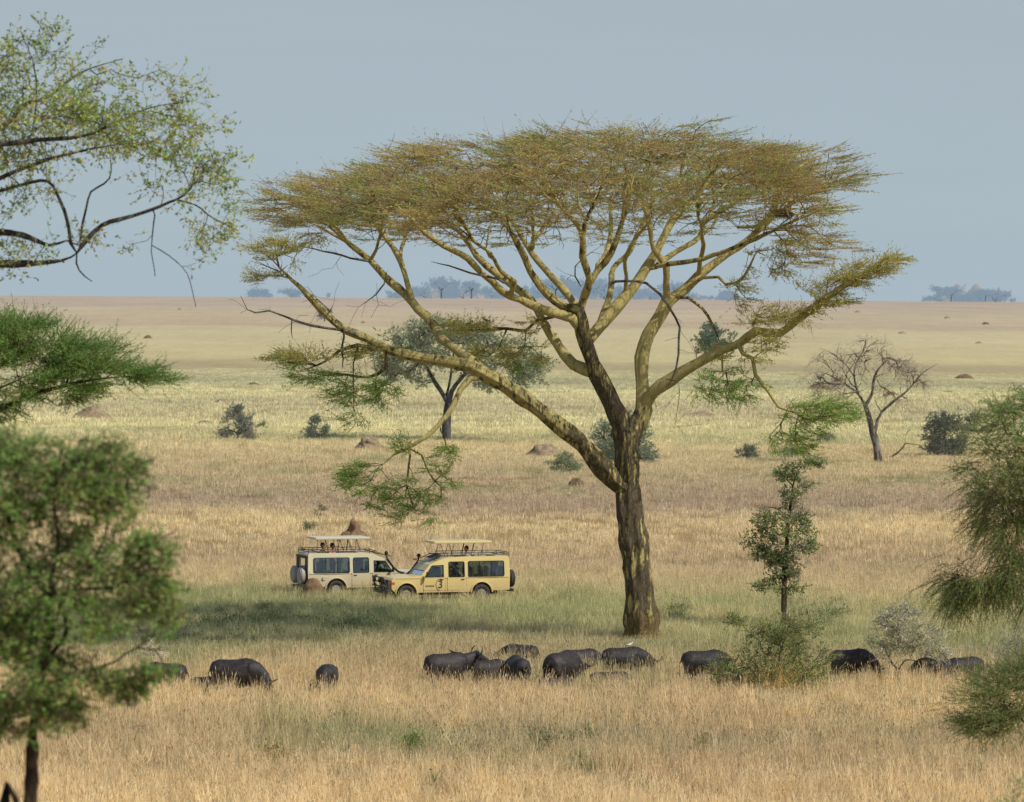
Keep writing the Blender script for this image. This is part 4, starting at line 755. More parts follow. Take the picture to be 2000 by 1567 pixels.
        leaf_tree("far_tree", label, "tree", g, tk, cr, n, sd, hc, M['far_bark'], tipr=.006 * w, K=6, Ln=.16 * w, J=5, ll=.075 * w, lw=.05 * w, tw=.006 * w, tcol=hc[1], rmax=.02 * h, step=.12 * w, wig=.02 * w, scat=.05 * w, group=group, leafm=M['leaf_far'] if D else M['leaf_mid'])
    far_tree(634, 628, 28, 27, "lone small round blue grey tree on the far plain left of the big acacia", 'round', 201, (86, 98, 98))
    far_tree(1394, 690, 66, 50, "wide blue green tree on the plain seen through the right side of the acacia", 'round', 202, (84, 104, 84), n=110)
    hz = [(862, 40, 40, 'umb'), (921, 22, 36, 'umb'), (905, 46, 24, 'round'), (830, 30, 20, 'round'), (960, 34, 18, 'round'), (878, 30, 28, 'round'), (800, 20, 22, 'round'), (775, 24, 12, 'round'), (508, 34, 14, 'round'), (568, 26, 16, 'round'), (640, 8, 8, 'round'), (1105, 62, 42, 'round'), (1085, 40, 40, 'umb'), (1145, 40, 36, 'round'), (1180, 50, 34, 'round'), (1215, 40, 24, 'round'), (1270, 40, 20, 'round'), (1315, 40, 44, 'round'), (1345, 30, 22, 'round'), (1420, 34, 14, 'round'), (1384, 12, 9, 'round'), (1858, 34, 30, 'umb'), (1838, 24, 16, 'round'), (1880, 40, 22, 'round'), (1925, 26, 24, 'umb'), (1945, 34, 18, 'round'), (1905, 40, 14, 'round'), (1812, 14, 10, 'round'), (1978, 9, 7, 'round'), (990, 14, 12, 'round'), (1040, 40, 22, 'round')]
    names = {862: "larger of the two flat topped hazy trees on the horizon left of the stems", 921: "flat topped hazy tree, smaller and thinner of the two umbrella trees on the horizon", 1105: "largest hazy tree clump on the horizon behind the acacia stems", 1315: "tall hazy tree on the horizon behind the right acacia limb", 1858: "tallest hazy tree of the group on the horizon at far right", 1925: "hazy umbrella tree at the right end of the far right group on the horizon", 508: "low hazy tree on the horizon, leftmost of all", 640: "tiny hazy tree on the horizon left of the acacia", 1978: "tiny lone hazy tree at the right end of the horizon"}
    order = sorted(q[0] for q in hz); ORD = 'first second third fourth fifth sixth seventh eighth ninth tenth eleventh twelfth thirteenth fourteenth fifteenth sixteenth seventeenth eighteenth nineteenth twentieth twenty-first twenty-second twenty-third twenty-fourth twenty-fifth twenty-sixth twenty-seventh twenty-eighth twenty-ninth thirtieth thirty-first thirty-second'.split()
    for i, (px, w, h, kd) in enumerate(hz):
        side = "left of centre" if px < 1000 else ("behind the acacia" if px < 1500 else "at far right")
        sz = "tiny" if h < 14 else ("low" if h < 22 else ("medium" if h < 34 else "tall"))
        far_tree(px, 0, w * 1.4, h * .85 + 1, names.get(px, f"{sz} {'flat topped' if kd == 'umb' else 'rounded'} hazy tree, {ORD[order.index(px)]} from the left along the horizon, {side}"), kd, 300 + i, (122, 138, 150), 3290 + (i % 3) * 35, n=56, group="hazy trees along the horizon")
# ------------------------------------------------------------------ mounds
def vnoise(p, s, seed=0):
    from mathutils import noise as mn
    return np.array([mn.fractal(Vector(q * s + seed * 7.3), .8, 2.1, 4) for q in p])
def mound(px, py, w, h, label, mat='mound', tower=None, seed=0, name="termite_mound", group="earth mounds on the plain", rough=.22, depth=.8):
    g = G(px, py); k = g[1] / F; w *= k / 2; h *= k; n, m = 26, 40
    t = np.linspace(0, 1, n); an = np.arange(m) * 2 * math.pi / m; v = []
    for ti in t:
        prof = math.cos(ti * math.pi / 2) ** .8 if tower is None else None
        rr = w * (1 - ti) ** (.55) ; z = h * ti
        if tower is not None:
            rr = w * (max(0, 1 - ti / tower) ** .9 * .62 + .38 * (1 - ti ** 4) * (1 if ti < 1 else 0)); 
        v.append(np.stack([np.cos(an) * rr, np.sin(an) * rr * depth, np.full(m, z)], 1))
    v = np.concatenate(v); nz = vnoise(v / max(w, h), 2.2, seed); d = v.copy(); d[:, 2] *= .4; d = nrm(d + 1e-6)
    v = v + d * (nz * rough * min(w, h))[:, None]; v[:, 2] = np.maximum(v[:, 2], -.1) ; v[:m, 2] = -.15
    i, j = np.meshgrid(np.arange(n - 1), np.arange(m), indexing='ij'); j2 = (j + 1) % m
    f = np.stack([i * m + j, i * m + j2, (i + 1) * m + j2, (i + 1) * m + j], -1).reshape(-1, 4)
    b = MB(); b.add(v, f); b.add(np.array([[0, 0, h * .99]]), np.zeros((0, 4), int)); b.f.append(np.array([[(n - 1) * m + a, (n - 1) * m + (a + 1) % m, n * m] for a in range(m)]))
    o = ob(name, b.mesh(name, smooth=True), M[mat], None, g); tag(o, label, "mound", group); return o
def mounds():
    mound(690, 1058, 76, 42, "tower shaped brown termite mound standing behind the cream car roof", 'mound', tower=.55, seed=1)
    mound(612, 1172, 60, 44, "rounded brown termite mound in front of the rear of the cream car", 'mound', seed=2, rough=.1)
    mound(722, 881, 62, 28, "rounded pinkish termite mound beside the grey green tree", 'mound_far', seed=3)
    mound(1064, 893, 88, 26, "wide grassy mound left of the big trunk", 'mound_far', seed=4)
    mound(1126, 951, 40, 17, "small dark earth mound left of the trunk fork", 'mound_dark', seed=5)
    mound(1130, 974, 70, 12, "low flat mound just below the small dark one", 'mound_far', seed=6)
    mound(1226, 812, 32, 18, "small grey mound in the fork of the trunk", 'mound_far', seed=7)
    mound(437, 788, 44, 9, "low brown mound above the taller grey bush", 'mound_far', seed=8)
    mound(400, 832, 46, 10, "flat grey mound left of the taller grey bush", 'mound_far', seed=9)
    mound(1370, 817, 90, 13, "wide reddish mound below the right acacia branch", 'mound_far', seed=10)
    mound(180, 820, 90, 24, "wide mound behind the green thorn canopy at left", 'mound_far', seed=11)
    for i, (px, py, w, h, lab) in enumerate([(289, 661, 18, 6, "tiny dark mound at left on the far plain"), (1883, 740, 40, 9, "dark flat mound at right on the far plain"), (710, 631, 12, 4, "tiny mound right of the lone round tree"), (1912, 671, 16, 4, "tiny mound at far right on the pale plain"), (1762, 652, 18, 4, "tiny mound high on the right plain"), (1675, 611, 14, 4, "tiny mound near the horizon at right"), (1925, 634, 16, 5, "tiny dark mound near the right edge of the far plain"), (1850, 622, 14, 4, "tiny mound under the far right horizon trees"), (1852, 768, 30, 5, "thin dark mound below the flat mound at right"), (1400, 792, 40, 6, "thin mound at the foot of the hanging acacia leaves"), (1740, 775, 40, 10, "low mound behind the leafless tree"), (495, 752, 30, 5, "thin mound left of the hanging acacia branch"), (1265, 668, 14, 4, "tiny mound between the upper trunk stems"), (1600, 760, 46, 12, "low brown mound left of the leafless tree"), (1640, 745, 30, 8, "small brown mound within the leafless tree twigs"), (352, 605, 10, 3, "speck of a mound near the left horizon")]):
        mound(px, py, w, h, lab, 'mound_dark' if h > 4 else 'mound_far', seed=20 + i)

# ------------------------------------------------------------------ solid helpers
def loft_bm(bm, pts, rad, sides=14):
    """closed tapered tube; rad = list of (side radius, height radius)"""
    pts = [Vector(p) for p in pts]; rings = []; n = len(pts); u = None
    for i in range(n):
        t = (pts[min(n - 1, i + 1)] - pts[max(0, i - 1)]).normalized()
        side = Vector((0, 1, 0)); side = (side - t * side.dot(t))
        if side.length < .05: side = Vector((1, 0, 0)) - t * t.x
        side.normalize()
        if u is not None and side.dot(u) < 0: side = -side
        u = side; w = t.cross(side); a, b = rad[i] if isinstance(rad[i], tuple) else (rad[i], rad[i])
        rings.append([bm.verts.new(pts[i] + side * math.cos(k * 2 * math.pi / sides) * a + w * math.sin(k * 2 * math.pi / sides) * b) for k in range(sides)])
    for a, b in zip(rings, rings[1:]):
        for k in range(sides): bm.faces.new((a[k], a[(k + 1) % sides], b[(k + 1) % sides], b[k]))
    bm.faces.new(list(reversed(rings[0]))); bm.faces.new(rings[-1])
def ball(bm, c, r, sub=2, scale=(1, 1, 1)):
    m = Matrix.Translation(c) @ Matrix.Diagonal((r * scale[0], r * scale[1], r * scale[2], 1)); bmesh.ops.create_icosphere(bm, subdivisions=sub, radius=1, matrix=m)
def evaluate(o):
    dg = bpy.context.evaluated_depsgraph_get(); dg.update(); me = bpy.data.meshes.new_from_object(o.evaluated_get(dg)); bpy.data.objects.remove(o); return me
def fuse(bm, voxel, smooth=4):
    bmesh.ops.recalc_face_normals(bm, faces=bm.faces); me = bpy.data.meshes.new("tmp"); bm.to_mesh(me); bm.free(); o = bpy.data.objects.new("tmp", me); COL.objects.link(o)
    r = o.modifiers.new("r", 'REMESH'); r.mode = 'VOXEL'; r.voxel_size = voxel; r.use_smooth_shade = True
    s = o.modifiers.new("s", 'SMOOTH'); s.iterations = smooth; s.factor = .5
    return evaluate(o)
def bm_mesh(bm, name, smooth=False):
    me = bpy.data.meshes.new(name); bmesh.ops.recalc_face_normals(bm, faces=bm.faces); bm.to_mesh(me); bm.free()
    if smooth: me.polygons.foreach_set('use_smooth', [True] * len(me.polygons))
    return me
def box(bm, x0, x1, y0, y1, z0, z1, bev=0):
    r = bmesh.ops.create_cube(bm, size=1, matrix=Matrix.Translation(((x0 + x1) / 2, (y0 + y1) / 2, (z0 + z1) / 2)) @ Matrix.Diagonal((x1 - x0, y1 - y0, z1 - z0, 1)))
    if bev:
        es = {e for v in r['verts'] for e in v.link_edges}; bmesh.ops.bevel(bm, geom=list(es), offset=bev, segments=2, affect='EDGES', profile=.6)
def rod(bm, a, b, r, sides=6): loft_bm(bm, [a, b], [r, r], sides)
def cyl_y(bm, c, r, y0, y1, sides=24, bev=0):
    loft_bm(bm, [(c[0], y0, c[1]), (c[0], y1, c[1])], [r, r], sides) if False else bmesh.ops.create_cone(bm, cap_ends=True, segments=sides, radius1=r, radius2=r, depth=abs(y1 - y0), matrix=Matrix.Translation((c[0], (y0 + y1) / 2, c[1])) @ Matrix.Rotation(math.pi / 2, 4, 'X'))

# ------------------------------------------------------------------ buffaloes
def m_hide():
    m, t, o = nt("buffalo_hide"); b = N(t, 'ShaderNodeBsdfPrincipled'); L(t, b.outputs[0], o.inputs[0]); b.inputs['Roughness'].default_value = .55; b.inputs['Specular IOR Level'].default_value = .35
    tc = N(t, 'ShaderNodeTexCoord'); n = noise(t, 1, mapping(t, tc.outputs['Object'], (2.6, 2.6, 3.4)), 7, .75); n2 = noise(t, 14, tc.outputs['Object'], 5, .7); oi = N(t, 'ShaderNodeObjectInfo')
    r = ramp(t, n.outputs[0], [(.3, lin(29, 27, 26)), (.48, lin(41, 38, 37)), (.6, lin(66, 60, 56)), (.76, lin(112, 98, 82))])
    c = mixc(t, mathn(t, 'MULTIPLY', oi.outputs['Random'], .35), r.outputs[0], lin(66, 52, 44)); L(t, c, b.inputs['Base Color'])
    bn = N(t, 'ShaderNodeBump'); bn.inputs['Strength'].default_value = .5; bn.inputs['Distance'].default_value = .04; L(t, n2.outputs[0], bn.inputs['Height']); L(t, bn.outputs[0], b.inputs['Normal']); return m
M['hide'] = m_hide(); M['horn'] = simple("horn", lin(88, 82, 74), .5, var=.25, bump=.3)
def buffalo(px, py, head, yaw, sc, label, pose='stand', turn=0.0):
    """px, py: the ground under the middle of the body; yaw: heading in degrees (0 = to the right, 90 = away)"""
    g = G(px, py); root = empty("buffalo", g, label, "buffalo", "buffaloes grazing in the tall grass", math.radians(yaw)); root.scale = (sc,) * 3
    dz = -.52 if pose == 'rest' else 0; bm = bmesh.new()
    loft_bm(bm, [(-.90, 0, .98 + dz), (-.84, 0, 1.0 + dz), (-.68, 0, .99 + dz), (-.4, 0, .93 + dz), (0, 0, .91 + dz), (.35, 0, .97 + dz), (.6, 0, 1.0 + dz), (.8, 0, 1.02 + dz)],
            [(.12, .14), (.27, .30), (.36, .40), (.41, .45), (.43, .48), (.38, .48), (.29, .38), (.18, .24)], 20)
    loft_bm(bm, [(-.1, 0, 1.20 + dz), (.2, 0, 1.27 + dz), (.42, 0, 1.30 + dz), (.7, 0, 1.18 + dz)], [(.1, .08), (.14, .12), (.14, .13), (.10, .10)], 12)
    ball(bm, (-.72, 0, 1.14 + dz), .2, 2, (1, 1.2, .9))
    for s in (-1, 1): ball(bm, (.46, s * .20, 1.05 + dz), .22, 2, (.8, .8, 1.2)); ball(bm, (-.55, s * .2, 1.16 + dz), .17, 2, (1, .9, .8)); ball(bm, (-.66, s * .19, .9 + dz), .22, 2, (.9, .85, 1.3))
    for s in (-1, 1):
        if pose == 'rest':
            loft_bm(bm, [(.5, s * .2, .3), (.62, s * .28, .14), (.35, s * .3, .08)], [.12, .08, .06], 10); loft_bm(bm, [(-.6, s * .22, .4), (-.3, s * .38, .2), (-.6, s * .36, .08)], [(.16, .2), .1, .06], 10)
        else:
            f = .05 * s; loft_bm(bm, [(.48, s * .19, .98), (.5 + f, s * .22, .66), (.5 + f, s * .21, .42), (.5 + f * 2, s * .21, .2), (.5 + f * 2, s * .21, .06), (.53 + f * 2, s * .21, 0)], [(.13, .18), (.10, .12), (.065, .07), (.05, .05), (.06, .065), (.07, .085)], 10)
            loft_bm(bm, [(-.62, s * .18, .98), (-.56 - f, s * .22, .72), (-.66 - f, s * .21, .5), (-.73 - f, s * .2, .4), (-.67 - f, s * .2, .2), (-.66 - f, s * .2, .06), (-.63 - f, s * .2, 0)], [(.16, .24), (.14, .19), (.085, .11), (.055, .075), (.045, .05), (.06, .065), (.07, .085)], 10)
    # neck and head
    if head == 'up': nk = [(.6, 0, 1.05), (.85, 0, 1.15), (1.05, 0, 1.25)]; hp = Vector((1.05, 0, 1.28)); hd = Vector((1, 0, -.42)).normalized()
    elif head == 'low': nk = [(.6, 0, 1.0), (.88, 0, .88), (1.1, 0, .78)]; hp = Vector((1.08, 0, .82)); hd = Vector((.62, 0, -.8)).normalized()
    else: nk = [(.6, 0, .98), (.85, 0, .78), (1.0, 0, .55)]; hp = Vector((.98, 0, .58)); hd = Vector((.38, 0, -.95)).normalized()
    nk = [Vector(p) + Vector((0, 0, dz)) for p in nk]; hp = hp + Vector((0, 0, dz)); R = Matrix.Rotation(math.radians(turn), 3, 'Z'); piv = Vector((.7, 0, 0))
    tw = lambda v, k=1.0: piv + Matrix.Rotation(math.radians(turn * k), 3, 'Z') @ (Vector(v) - piv)
    loft_bm(bm, [nk[0], tw(nk[1], .5), tw(nk[2])], [(.24, .33), (.19, .26), (.15, .2)], 14)
    hd2 = R @ hd; h0 = tw(hp); sd = R @ Vector((0, 1, 0)); upv = sd.cross(hd2) * -1
    if upv.z < 0 and abs(upv.z) > .2: upv = -upv
    loft_bm(bm, [h0 - hd2 * .06, h0 + hd2 * .06, h0 + hd2 * .22, h0 + hd2 * .4, h0 + hd2 * .5, h0 + hd2 * .54], [(.10, .11), (.16, .17), (.12, .145), (.085, .10), (.095, .09), (.06, .06)], 12)
    for s in (-1, 1): loft_bm(bm, [h0 + sd * s * .12, h0 + sd * s * .26 - upv * .05, h0 + sd * s * .38 - upv * .12], [(.04, .05), (.025, .07), (.01, .02)], 8)
    loft_bm(bm, [(-.88, 0, 1.1 + dz), (-.98, 0, .95 + dz), (-1.0, .03, .7 + dz), (-.99, .05, max(.12, .42 + dz))], [.035, .028, .026, .045], 8)
    me = fuse(bm, .032, 5); me.materials.append(M['hide']); me.polygons.foreach_set('use_smooth', [True] * len(me.polygons)); body = ob("body", me, None, root)
    for s in (-1, 1):
        bm = bmesh.new(); a = h0 - hd2 * .02 + upv * .12
        pts = [a + sd * s * .02, a + sd * s * .14 - upv * .01, a + sd * s * .30 - upv * .10, a + sd * s * .43 - upv * .04, a + sd * s * .46 + upv * .10, a + sd * s * .38 + upv * .2, a + sd * s * .31 + upv * .23]
        loft_bm(bm, pts, [(.075, .05), (.07, .05), (.05, .04), (.04, .035), (.03, .028), (.018, .018), (.006, .006)], 10)
        ob("horn", bm_mesh(bm, "horn", True), M['horn'], root)
    BACK[label] = g + np.array([math.cos(math.radians(yaw)) * .12 * sc, math.sin(math.radians(yaw)) * .12 * sc, 1.375 * sc]); return root
BACK = {}
def herd():
    buffalo(876, 1352, 'up', 24, .92, "buffalo with raised head and hooked horns looking right, front left of the main cluster")
    buffalo(958, 1350, 'graze', 15, .74, "smaller buffalo seen rump first, half hidden by the rear view buffalo")
    buffalo(1010, 1354, 'low', 105, .86, "buffalo seen from behind in the left half of the main cluster", turn=30)
    buffalo(1014, 1316, 'low', 172, .72, "buffalo facing left behind the rear view one, back and head showing")
    buffalo(1100, 1356, 'low', 58, 1.0, "largest humped buffalo in the middle of the cluster turned away")
    buffalo(1140, 1326, 'graze', 20, .72, "brown buffalo mostly hidden behind the largest humped one")
    buffalo(1222, 1336, 'low', 8, .88, "buffalo below the tree trunk with a white bird on its back", turn=40)
    buffalo(1196, 1356, 'graze', 355, .84, "resting brown buffalo lying in front of the one with a white bird", 'rest')
    buffalo(1092, 1362, 'graze', 8, .74, "resting brown buffalo low in the grass before the largest one", 'rest')
    buffalo(1380, 1346, 'graze', 6, .92, "lone buffalo grazing to the right beside the tangled shrub")
    buffalo(1664, 1338, 'graze', 4, .86, "buffalo grazing behind the fresh green sapling at right")
    buffalo(1820, 1346, 'graze', 176, .74, "buffalo behind the pale flowering thorn at right")
    buffalo(1888, 1342, 'low', 10, .72, "rightmost buffalo, black back low in the grass", turn=30)
    buffalo(464, 1370, 'graze', 352, .97, "buffalo grazing side on at left with its calf behind it")
    buffalo(400, 1366, 'graze', 5, .52, "small brown calf close behind the grazing buffalo at left")
    buffalo(638, 1366, 'graze', 262, .80, "lone buffalo facing the viewer with its head down between the groups")
    buffalo(318, 1366, 'graze', 182, .84, "leftmost buffalo half hidden by blurred green leaves")
def bird(pos, col, label, yaw=0, sc=1.0):
    root = empty("bird", pos, label, "bird", None, math.radians(yaw)); root.scale = (sc,) * 3; bm = bmesh.new()
    loft_bm(bm, [(-.16, 0, .07), (-.08, 0, .09), (0, 0, .11), (.07, 0, .14), (.11, 0, .18), (.13, 0, .20)], [(.012, .006), (.03, .025), (.05, .05), (.04, .045), (.025, .028), (.022, .024)], 10); ball(bm, (.125, 0, .20), .028)
    for s in (-1, 1): rod(bm, (.01, s * .02, .09), (.01, s * .02, -.01), .007)
    me = fuse(bm, .01, 2); ob("body", me, simple("feathers", col, .8), root); bm = bmesh.new(); loft_bm(bm, [(.14, 0, .20), (.19, 0, .19)], [.01, .002], 6); ob("beak", bm_mesh(bm, "beak"), M['horn'], root)
    for s in (-1, 1): bm = bmesh.new(); loft_bm(bm, [(.06, s * .045, .13), (-.03, s * .052, .11), (-.14, s * .03, .075)], [(.008, .03), (.01, .035), (.004, .012)], 8); ob("wing", bm_mesh(bm, "wing", True), bpy.data.materials[ -1 ] if False else M['hide'] if sum(col) < .5 else simple("wing_feathers", col, .8), root)
    return root
def birds():
    Y = G(876, 1352)[1]; bird(BACK['buffalo with raised head and hooked horns looking right, front left of the main cluster'], lin(70, 60, 50), "small dark bird perched on the back of the buffalo with raised head", 180, .6)
    Y = G(1222, 1336)[1]; bird(BACK['buffalo below the tree trunk with a white bird on its back'], lin(225, 222, 210), "small white bird standing on a buffalo's back below the trunk", 0, .9)
    pn = lambda q: PERCH[np.argmin(np.linalg.norm(PERCH - q, axis=1))] + np.array([0, 0, .05])
    bird(pn(P(932, 628, YT + 2.4)), lin(84, 76, 72), "left of two dark birds perched on the low acacia branch", 0, .95); bird(pn(P(960, 626, YT + 2.4)), lin(100, 92, 92), "right of two dark birds perched on the low acacia branch", 180, 1.0)
# ------------------------------------------------------------------ safari cars
def paint(name, c):
    m, t, o = nt(name); b = N(t, 'ShaderNodeBsdfPrincipled'); L(t, b.outputs[0], o.inputs[0]); b.inputs['Roughness'].default_value = .38; b.inputs['Coat Weight'].default_value = .25; b.inputs['Coat Roughness'].default_value = .15
    tc = N(t, 'ShaderNodeTexCoord'); n = noise(t, 1, mapping(t, tc.outputs['Object'], (1.2, 1.2, 3)), 6, .7); sp = N(t, 'ShaderNodeSeparateXYZ'); L(t, tc.outputs['Object'], sp.inputs[0])
    mr = N(t, 'ShaderNodeMapRange'); L(t, sp.outputs[2], mr.inputs[0]); mr.inputs[1].default_value = 1.15; mr.inputs[2].default_value = .45; mr.inputs[3].default_value = .05; mr.inputs[4].default_value = .75
    f = mathn(t, 'MULTIPLY', mr.outputs[0], mathn(t, 'ADD', n.outputs[0], .25)); L(t, mixc(t, f, c, lin(168, 140, 100)), b.inputs['Base Color'])
    r = mathn(t, 'MULTIPLY_ADD', f, .5, .32); L(t, r, b.inputs['Roughness']); return m
def glassm():
    m, t, o = nt("window_glass"); tr = N(t, 'ShaderNodeBsdfTransparent'); tr.inputs[0].default_value = (.42, .52, .52, 1); gl = N(t, 'ShaderNodeBsdfGlossy'); gl.inputs['Roughness'].default_value = .04; gl.inputs[0].default_value = (.8, .85, .9, 1)
    fr = N(t, 'ShaderNodeFresnel'); fr.inputs[0].default_value = 1.5; mx = N(t, 'ShaderNodeMixShader'); L(t, mathn(t, 'ADD', fr.outputs[0], .10), mx.inputs[0]); L(t, tr.outputs[0], mx.inputs[1]); L(t, gl.outputs[0], mx.inputs[2]); L(t, mx.outputs[0], o.inputs[0]); return m
M['glass'] = glassm(); M['black'] = simple("black_metal", lin(38, 37, 36), .5, var=.2); M['rubber'] = simple("tyre_rubber", lin(62, 58, 52), .85, var=.2, bump=.4)
M['steel'] = simple("wheel_steel", lin(190, 186, 176), .35, .6, var=.1); M['white_rim'] = simple("pale_rim", lin(150, 140, 118), .6, var=.15); M['cover'] = simple("wheel_cover", lin(172, 164, 156), .7, var=.1, bump=.2)
M['amber'] = simple("amber_lens", lin(200, 90, 30), .25); M['lamp'] = simple("lamp_glass", lin(215, 215, 210), .15); M['seat_g'] = simple("seat_cloth", lin(150, 158, 120), .85); M['seat_b'] = simple("seat_tan", lin(150, 124, 92), .85)
M['skin'] = simple("skin", lin(176, 124, 96), .6, var=.06); M['darkskin'] = simple("dark_skin", lin(92, 62, 46), .6, var=.06); M['hair'] = simple("hair", lin(44, 32, 26), .7)
M['in_dark'] = simple("car_lining", lin(110, 108, 100), .8); M['tar'] = simple("dark_number", lin(62, 56, 44), .6)
def prism(poly, y0, y1, bm=None):
    bm = bm or bmesh.new(); a = [bm.verts.new((x, y0, z)) for x, z in poly]; b = [bm.verts.new((x, y1, z)) for x, z in poly]
    bm.faces.new(a); bm.faces.new(list(reversed(b)))
    for i in range(len(poly)): j = (i + 1) % len(poly); bm.faces.new((a[i], b[i], b[j], a[j]))
    bmesh.ops.recalc_face_normals(bm, faces=bm.faces); return bm
def tmp(bm):
    me = bpy.data.meshes.new("tmp"); bm.to_mesh(me); bm.free(); o = bpy.data.objects.new("tmp", me); COL.objects.link(o); return o
def arc(cx, cz, r, a0, a1, n=12): return [(cx + r * math.cos(math.radians(a0 + (a1 - a0) * i / n)), cz + r * math.sin(math.radians(a0 + (a1 - a0) * i / n))) for i in range(n + 1)]
def rrect(x0, x1, z0, z1, r, sl=0):
    p = []
    for cx, cz, a in ((x1 - r, z1 - r, 0), (x0 + r, z1 - r, 90), (x0 + r, z0 + r, 180), (x1 - r, z0 + r, 270)): p += arc(cx, cz, r, a, a + 90, 4)
    return p
W = .85
def taper(z): return 1 - .11 * max(0, z - 1.14) / .82
def shear(o):
    for v in o.vertices:
        v.co.y *= taper(v.co.z)
def safari_car(loc, yaw, label, P_, cfg):
    root = empty("safari_car", loc, label, "car", None, yaw); X = lambda s: 2.65 - s
    # side profile in s (distance from the front), z
    FW, RW = .66, 4.02
    up = [(0, .62), (.0, 1.0), (.10, 1.08), (.8, 1.13), (1.30, 1.17), (1.70, 1.63), (1.85, 1.70), (2.1, 1.80), (2.45, 1.91), (3.2, 1.95), (5.2, 1.95), (5.27, 1.90), (5.3, 1.2), (5.28, .52)]
    bot = [(4.48, .50)] + [(a, b) for a, b in arc(RW, .42, .46, 8, 172, 14)][0:] + [(3.5, .46), (1.18, .46)] + arc(FW, .42, .46, 8, 172, 14) + [(.14, .5)]
    prof = [(X(a), b) for a, b in up + bot]
    o = tmp(prism(prof, -W, W)); shear(o.data)
    bv = o.modifiers.new("b", 'BEVEL'); bv.width = .05; bv.segments = 3; bv.limit_method = 'ANGLE'; bv.angle_limit = math.radians(40)
    inner = [(X(a), b) for a, b in [(1.45, 1.18), (1.78, 1.62), (2.45, 1.86), (5.22, 1.90), (5.24, .62), (1.25, .62), (1.2, 1.1)]]
    cut = [tmp(prism(inner, -W + .05, W - .05))]; shear(cut[0].data)
    side = [cfg['front_win'], rrect(2.56, 3.24, 1.10, 1.73, .07), rrect(3.44, 5.02, 1.10, 1.75, .08)]
    for wpoly in side: cut.append(tmp(prism([(X(a), b) for a, b in wpoly], -1.2, 1.2)))
    # windscreen and rear window openings
    ws = [(X(1.33), 1.21), (X(1.68), 1.60), (X(1.9), 1.50), (X(1.55), 1.11)]; cut.append(tmp(prism(ws, -W + .13, W - .13))); rw = [(X(5.15), 1.2), (X(5.15), 1.7), (X(5.5), 1.7), (X(5.5), 1.2)]; cut.append(tmp(prism(rw, -.42, .42)))
    hatch = [(X(2.9), 1.8), (X(2.9), 2.1), (X(4.75), 2.1), (X(4.75), 1.8)]; cut.append(tmp(prism(hatch, -.55, .55)))
    for c in cut: b = o.modifiers.new("c", 'BOOLEAN'); b.object = c; b.operation = 'DIFFERENCE'; b.solver = 'EXACT'
    me = evaluate(o); [bpy.data.objects.remove(c) for c in cut]; me.name = "body"; me.materials.clear(); me.materials.append(P_); ob("body", me, None, root)
    def part(name, bm, mat, parent=root, smooth=False): return ob(name, bm_mesh(bm, name, smooth), mat, parent)
    def ring(poly, y, w=.03, d=.012, tp=True):
        bm = bmesh.new(); cx = sum(p[0] for p in poly) / len(poly); cz = sum(p[1] for p in poly) / len(poly); n = len(poly); s = 1 if y > 0 else -1
        def rv(k, yy): 
            out = []
            for a, b in poly:
                dx, dz = a - cx, b - cz; l = math.hypot(dx, dz); z = b + dz / l * k; out.append(bm.verts.new((X(a + dx / l * k), yy * taper(z), z)))
            return out
        A = rv(-w * .4, y + s * d); B = rv(w, y + s * d); Cc = rv(-w * .4, y - s * .02); Dd = rv(w, y - s * .005)
        for i in range(n): j = (i + 1) % n; bm.faces.new((A[i], A[j], B[j], B[i])); bm.faces.new((A[i], A[j], Cc[j], Cc[i])); bm.faces.new((B[i], B[j], Dd[j], Dd[i]))
        return bm
    for s in (-1, 1):
        for wp in side:
            fr = part("window", ring(wp, s * W), M['black']); bm = bmesh.new(); bm.faces.new([bm.verts.new((X(a), s * (W - .03) * taper(b), b)) for a, b in wp]); part("pane", bm, M['glass'], fr)
            if wp is side[2]:
                for xx in (3.95, 4.48): bm = bmesh.new(); rod(bm, (X(xx), s * (W - .02) * taper(1.11), 1.11), (X(xx), s * (W - .02) * taper(1.74), 1.74), .012); part("window_bar", bm, M['black'], fr)
        # doors proud of the body
        for (a, b) in ((1.42, 2.38), (2.48, 3.32)):
            o = tmp(prism([(X(p), q) for p, q in rrect(a, b, .54, 1.06, .06)], s * W - .004 * s, s * (W + .012))); bv = o.modifiers.new("b", 'BEVEL'); bv.width = .006; bv.segments = 2; me = evaluate(o); dr = ob("door", me, P_, root)
            bm = bmesh.new(); box(bm, X(b - .22), X(b - .08), s * (W + .03) - .012, s * (W + .03) + .012, .985, 1.012); part("handle", bm, M['black'], dr)
            for q in (a, b): bm = bmesh.new(); box(bm, X(q) - .006, X(q) + .006, s * (W + .004) - .004, s * (W + .004) + .004, .5, 1.10); part("door_gap", bm, M['black'], dr)
        # belt line moulding, wheel arches, sill step
        bm = bmesh.new(); box(bm, X(5.24), X(.2), s * (W + .006) - .010, s * (W + .006) + .010, 1.062, 1.082); part("belt_moulding", bm, P_)
        for cx in (FW, RW):
            bm = bmesh.new(); a = arc(cx, .42, .455, 2, 178, 18); b = arc(cx, .42, .51, 2, 178, 18); n = len(a)
            vs = [[bm.verts.new((X(p), yy, q)) for p, q in L_] for L_, yy in ((a, s * (W - .03)), (a, s * (W + .045)), (b, s * (W + .035)), (b, s * (W - .03)))]
            for i in range(n - 1):
                for u, v in ((0, 1), (1, 2), (2, 3)): bm.faces.new((vs[u][i], vs[u][i + 1], vs[v][i + 1], vs[v][i]))
            part("wheel_arch", bm, P_, smooth=False)
        bm = bmesh.new(); box(bm, X(3.45), X(1.3), s * .80 - .09, s * .80 + .09, .36, .40); part("side_step", bm, M['black'])
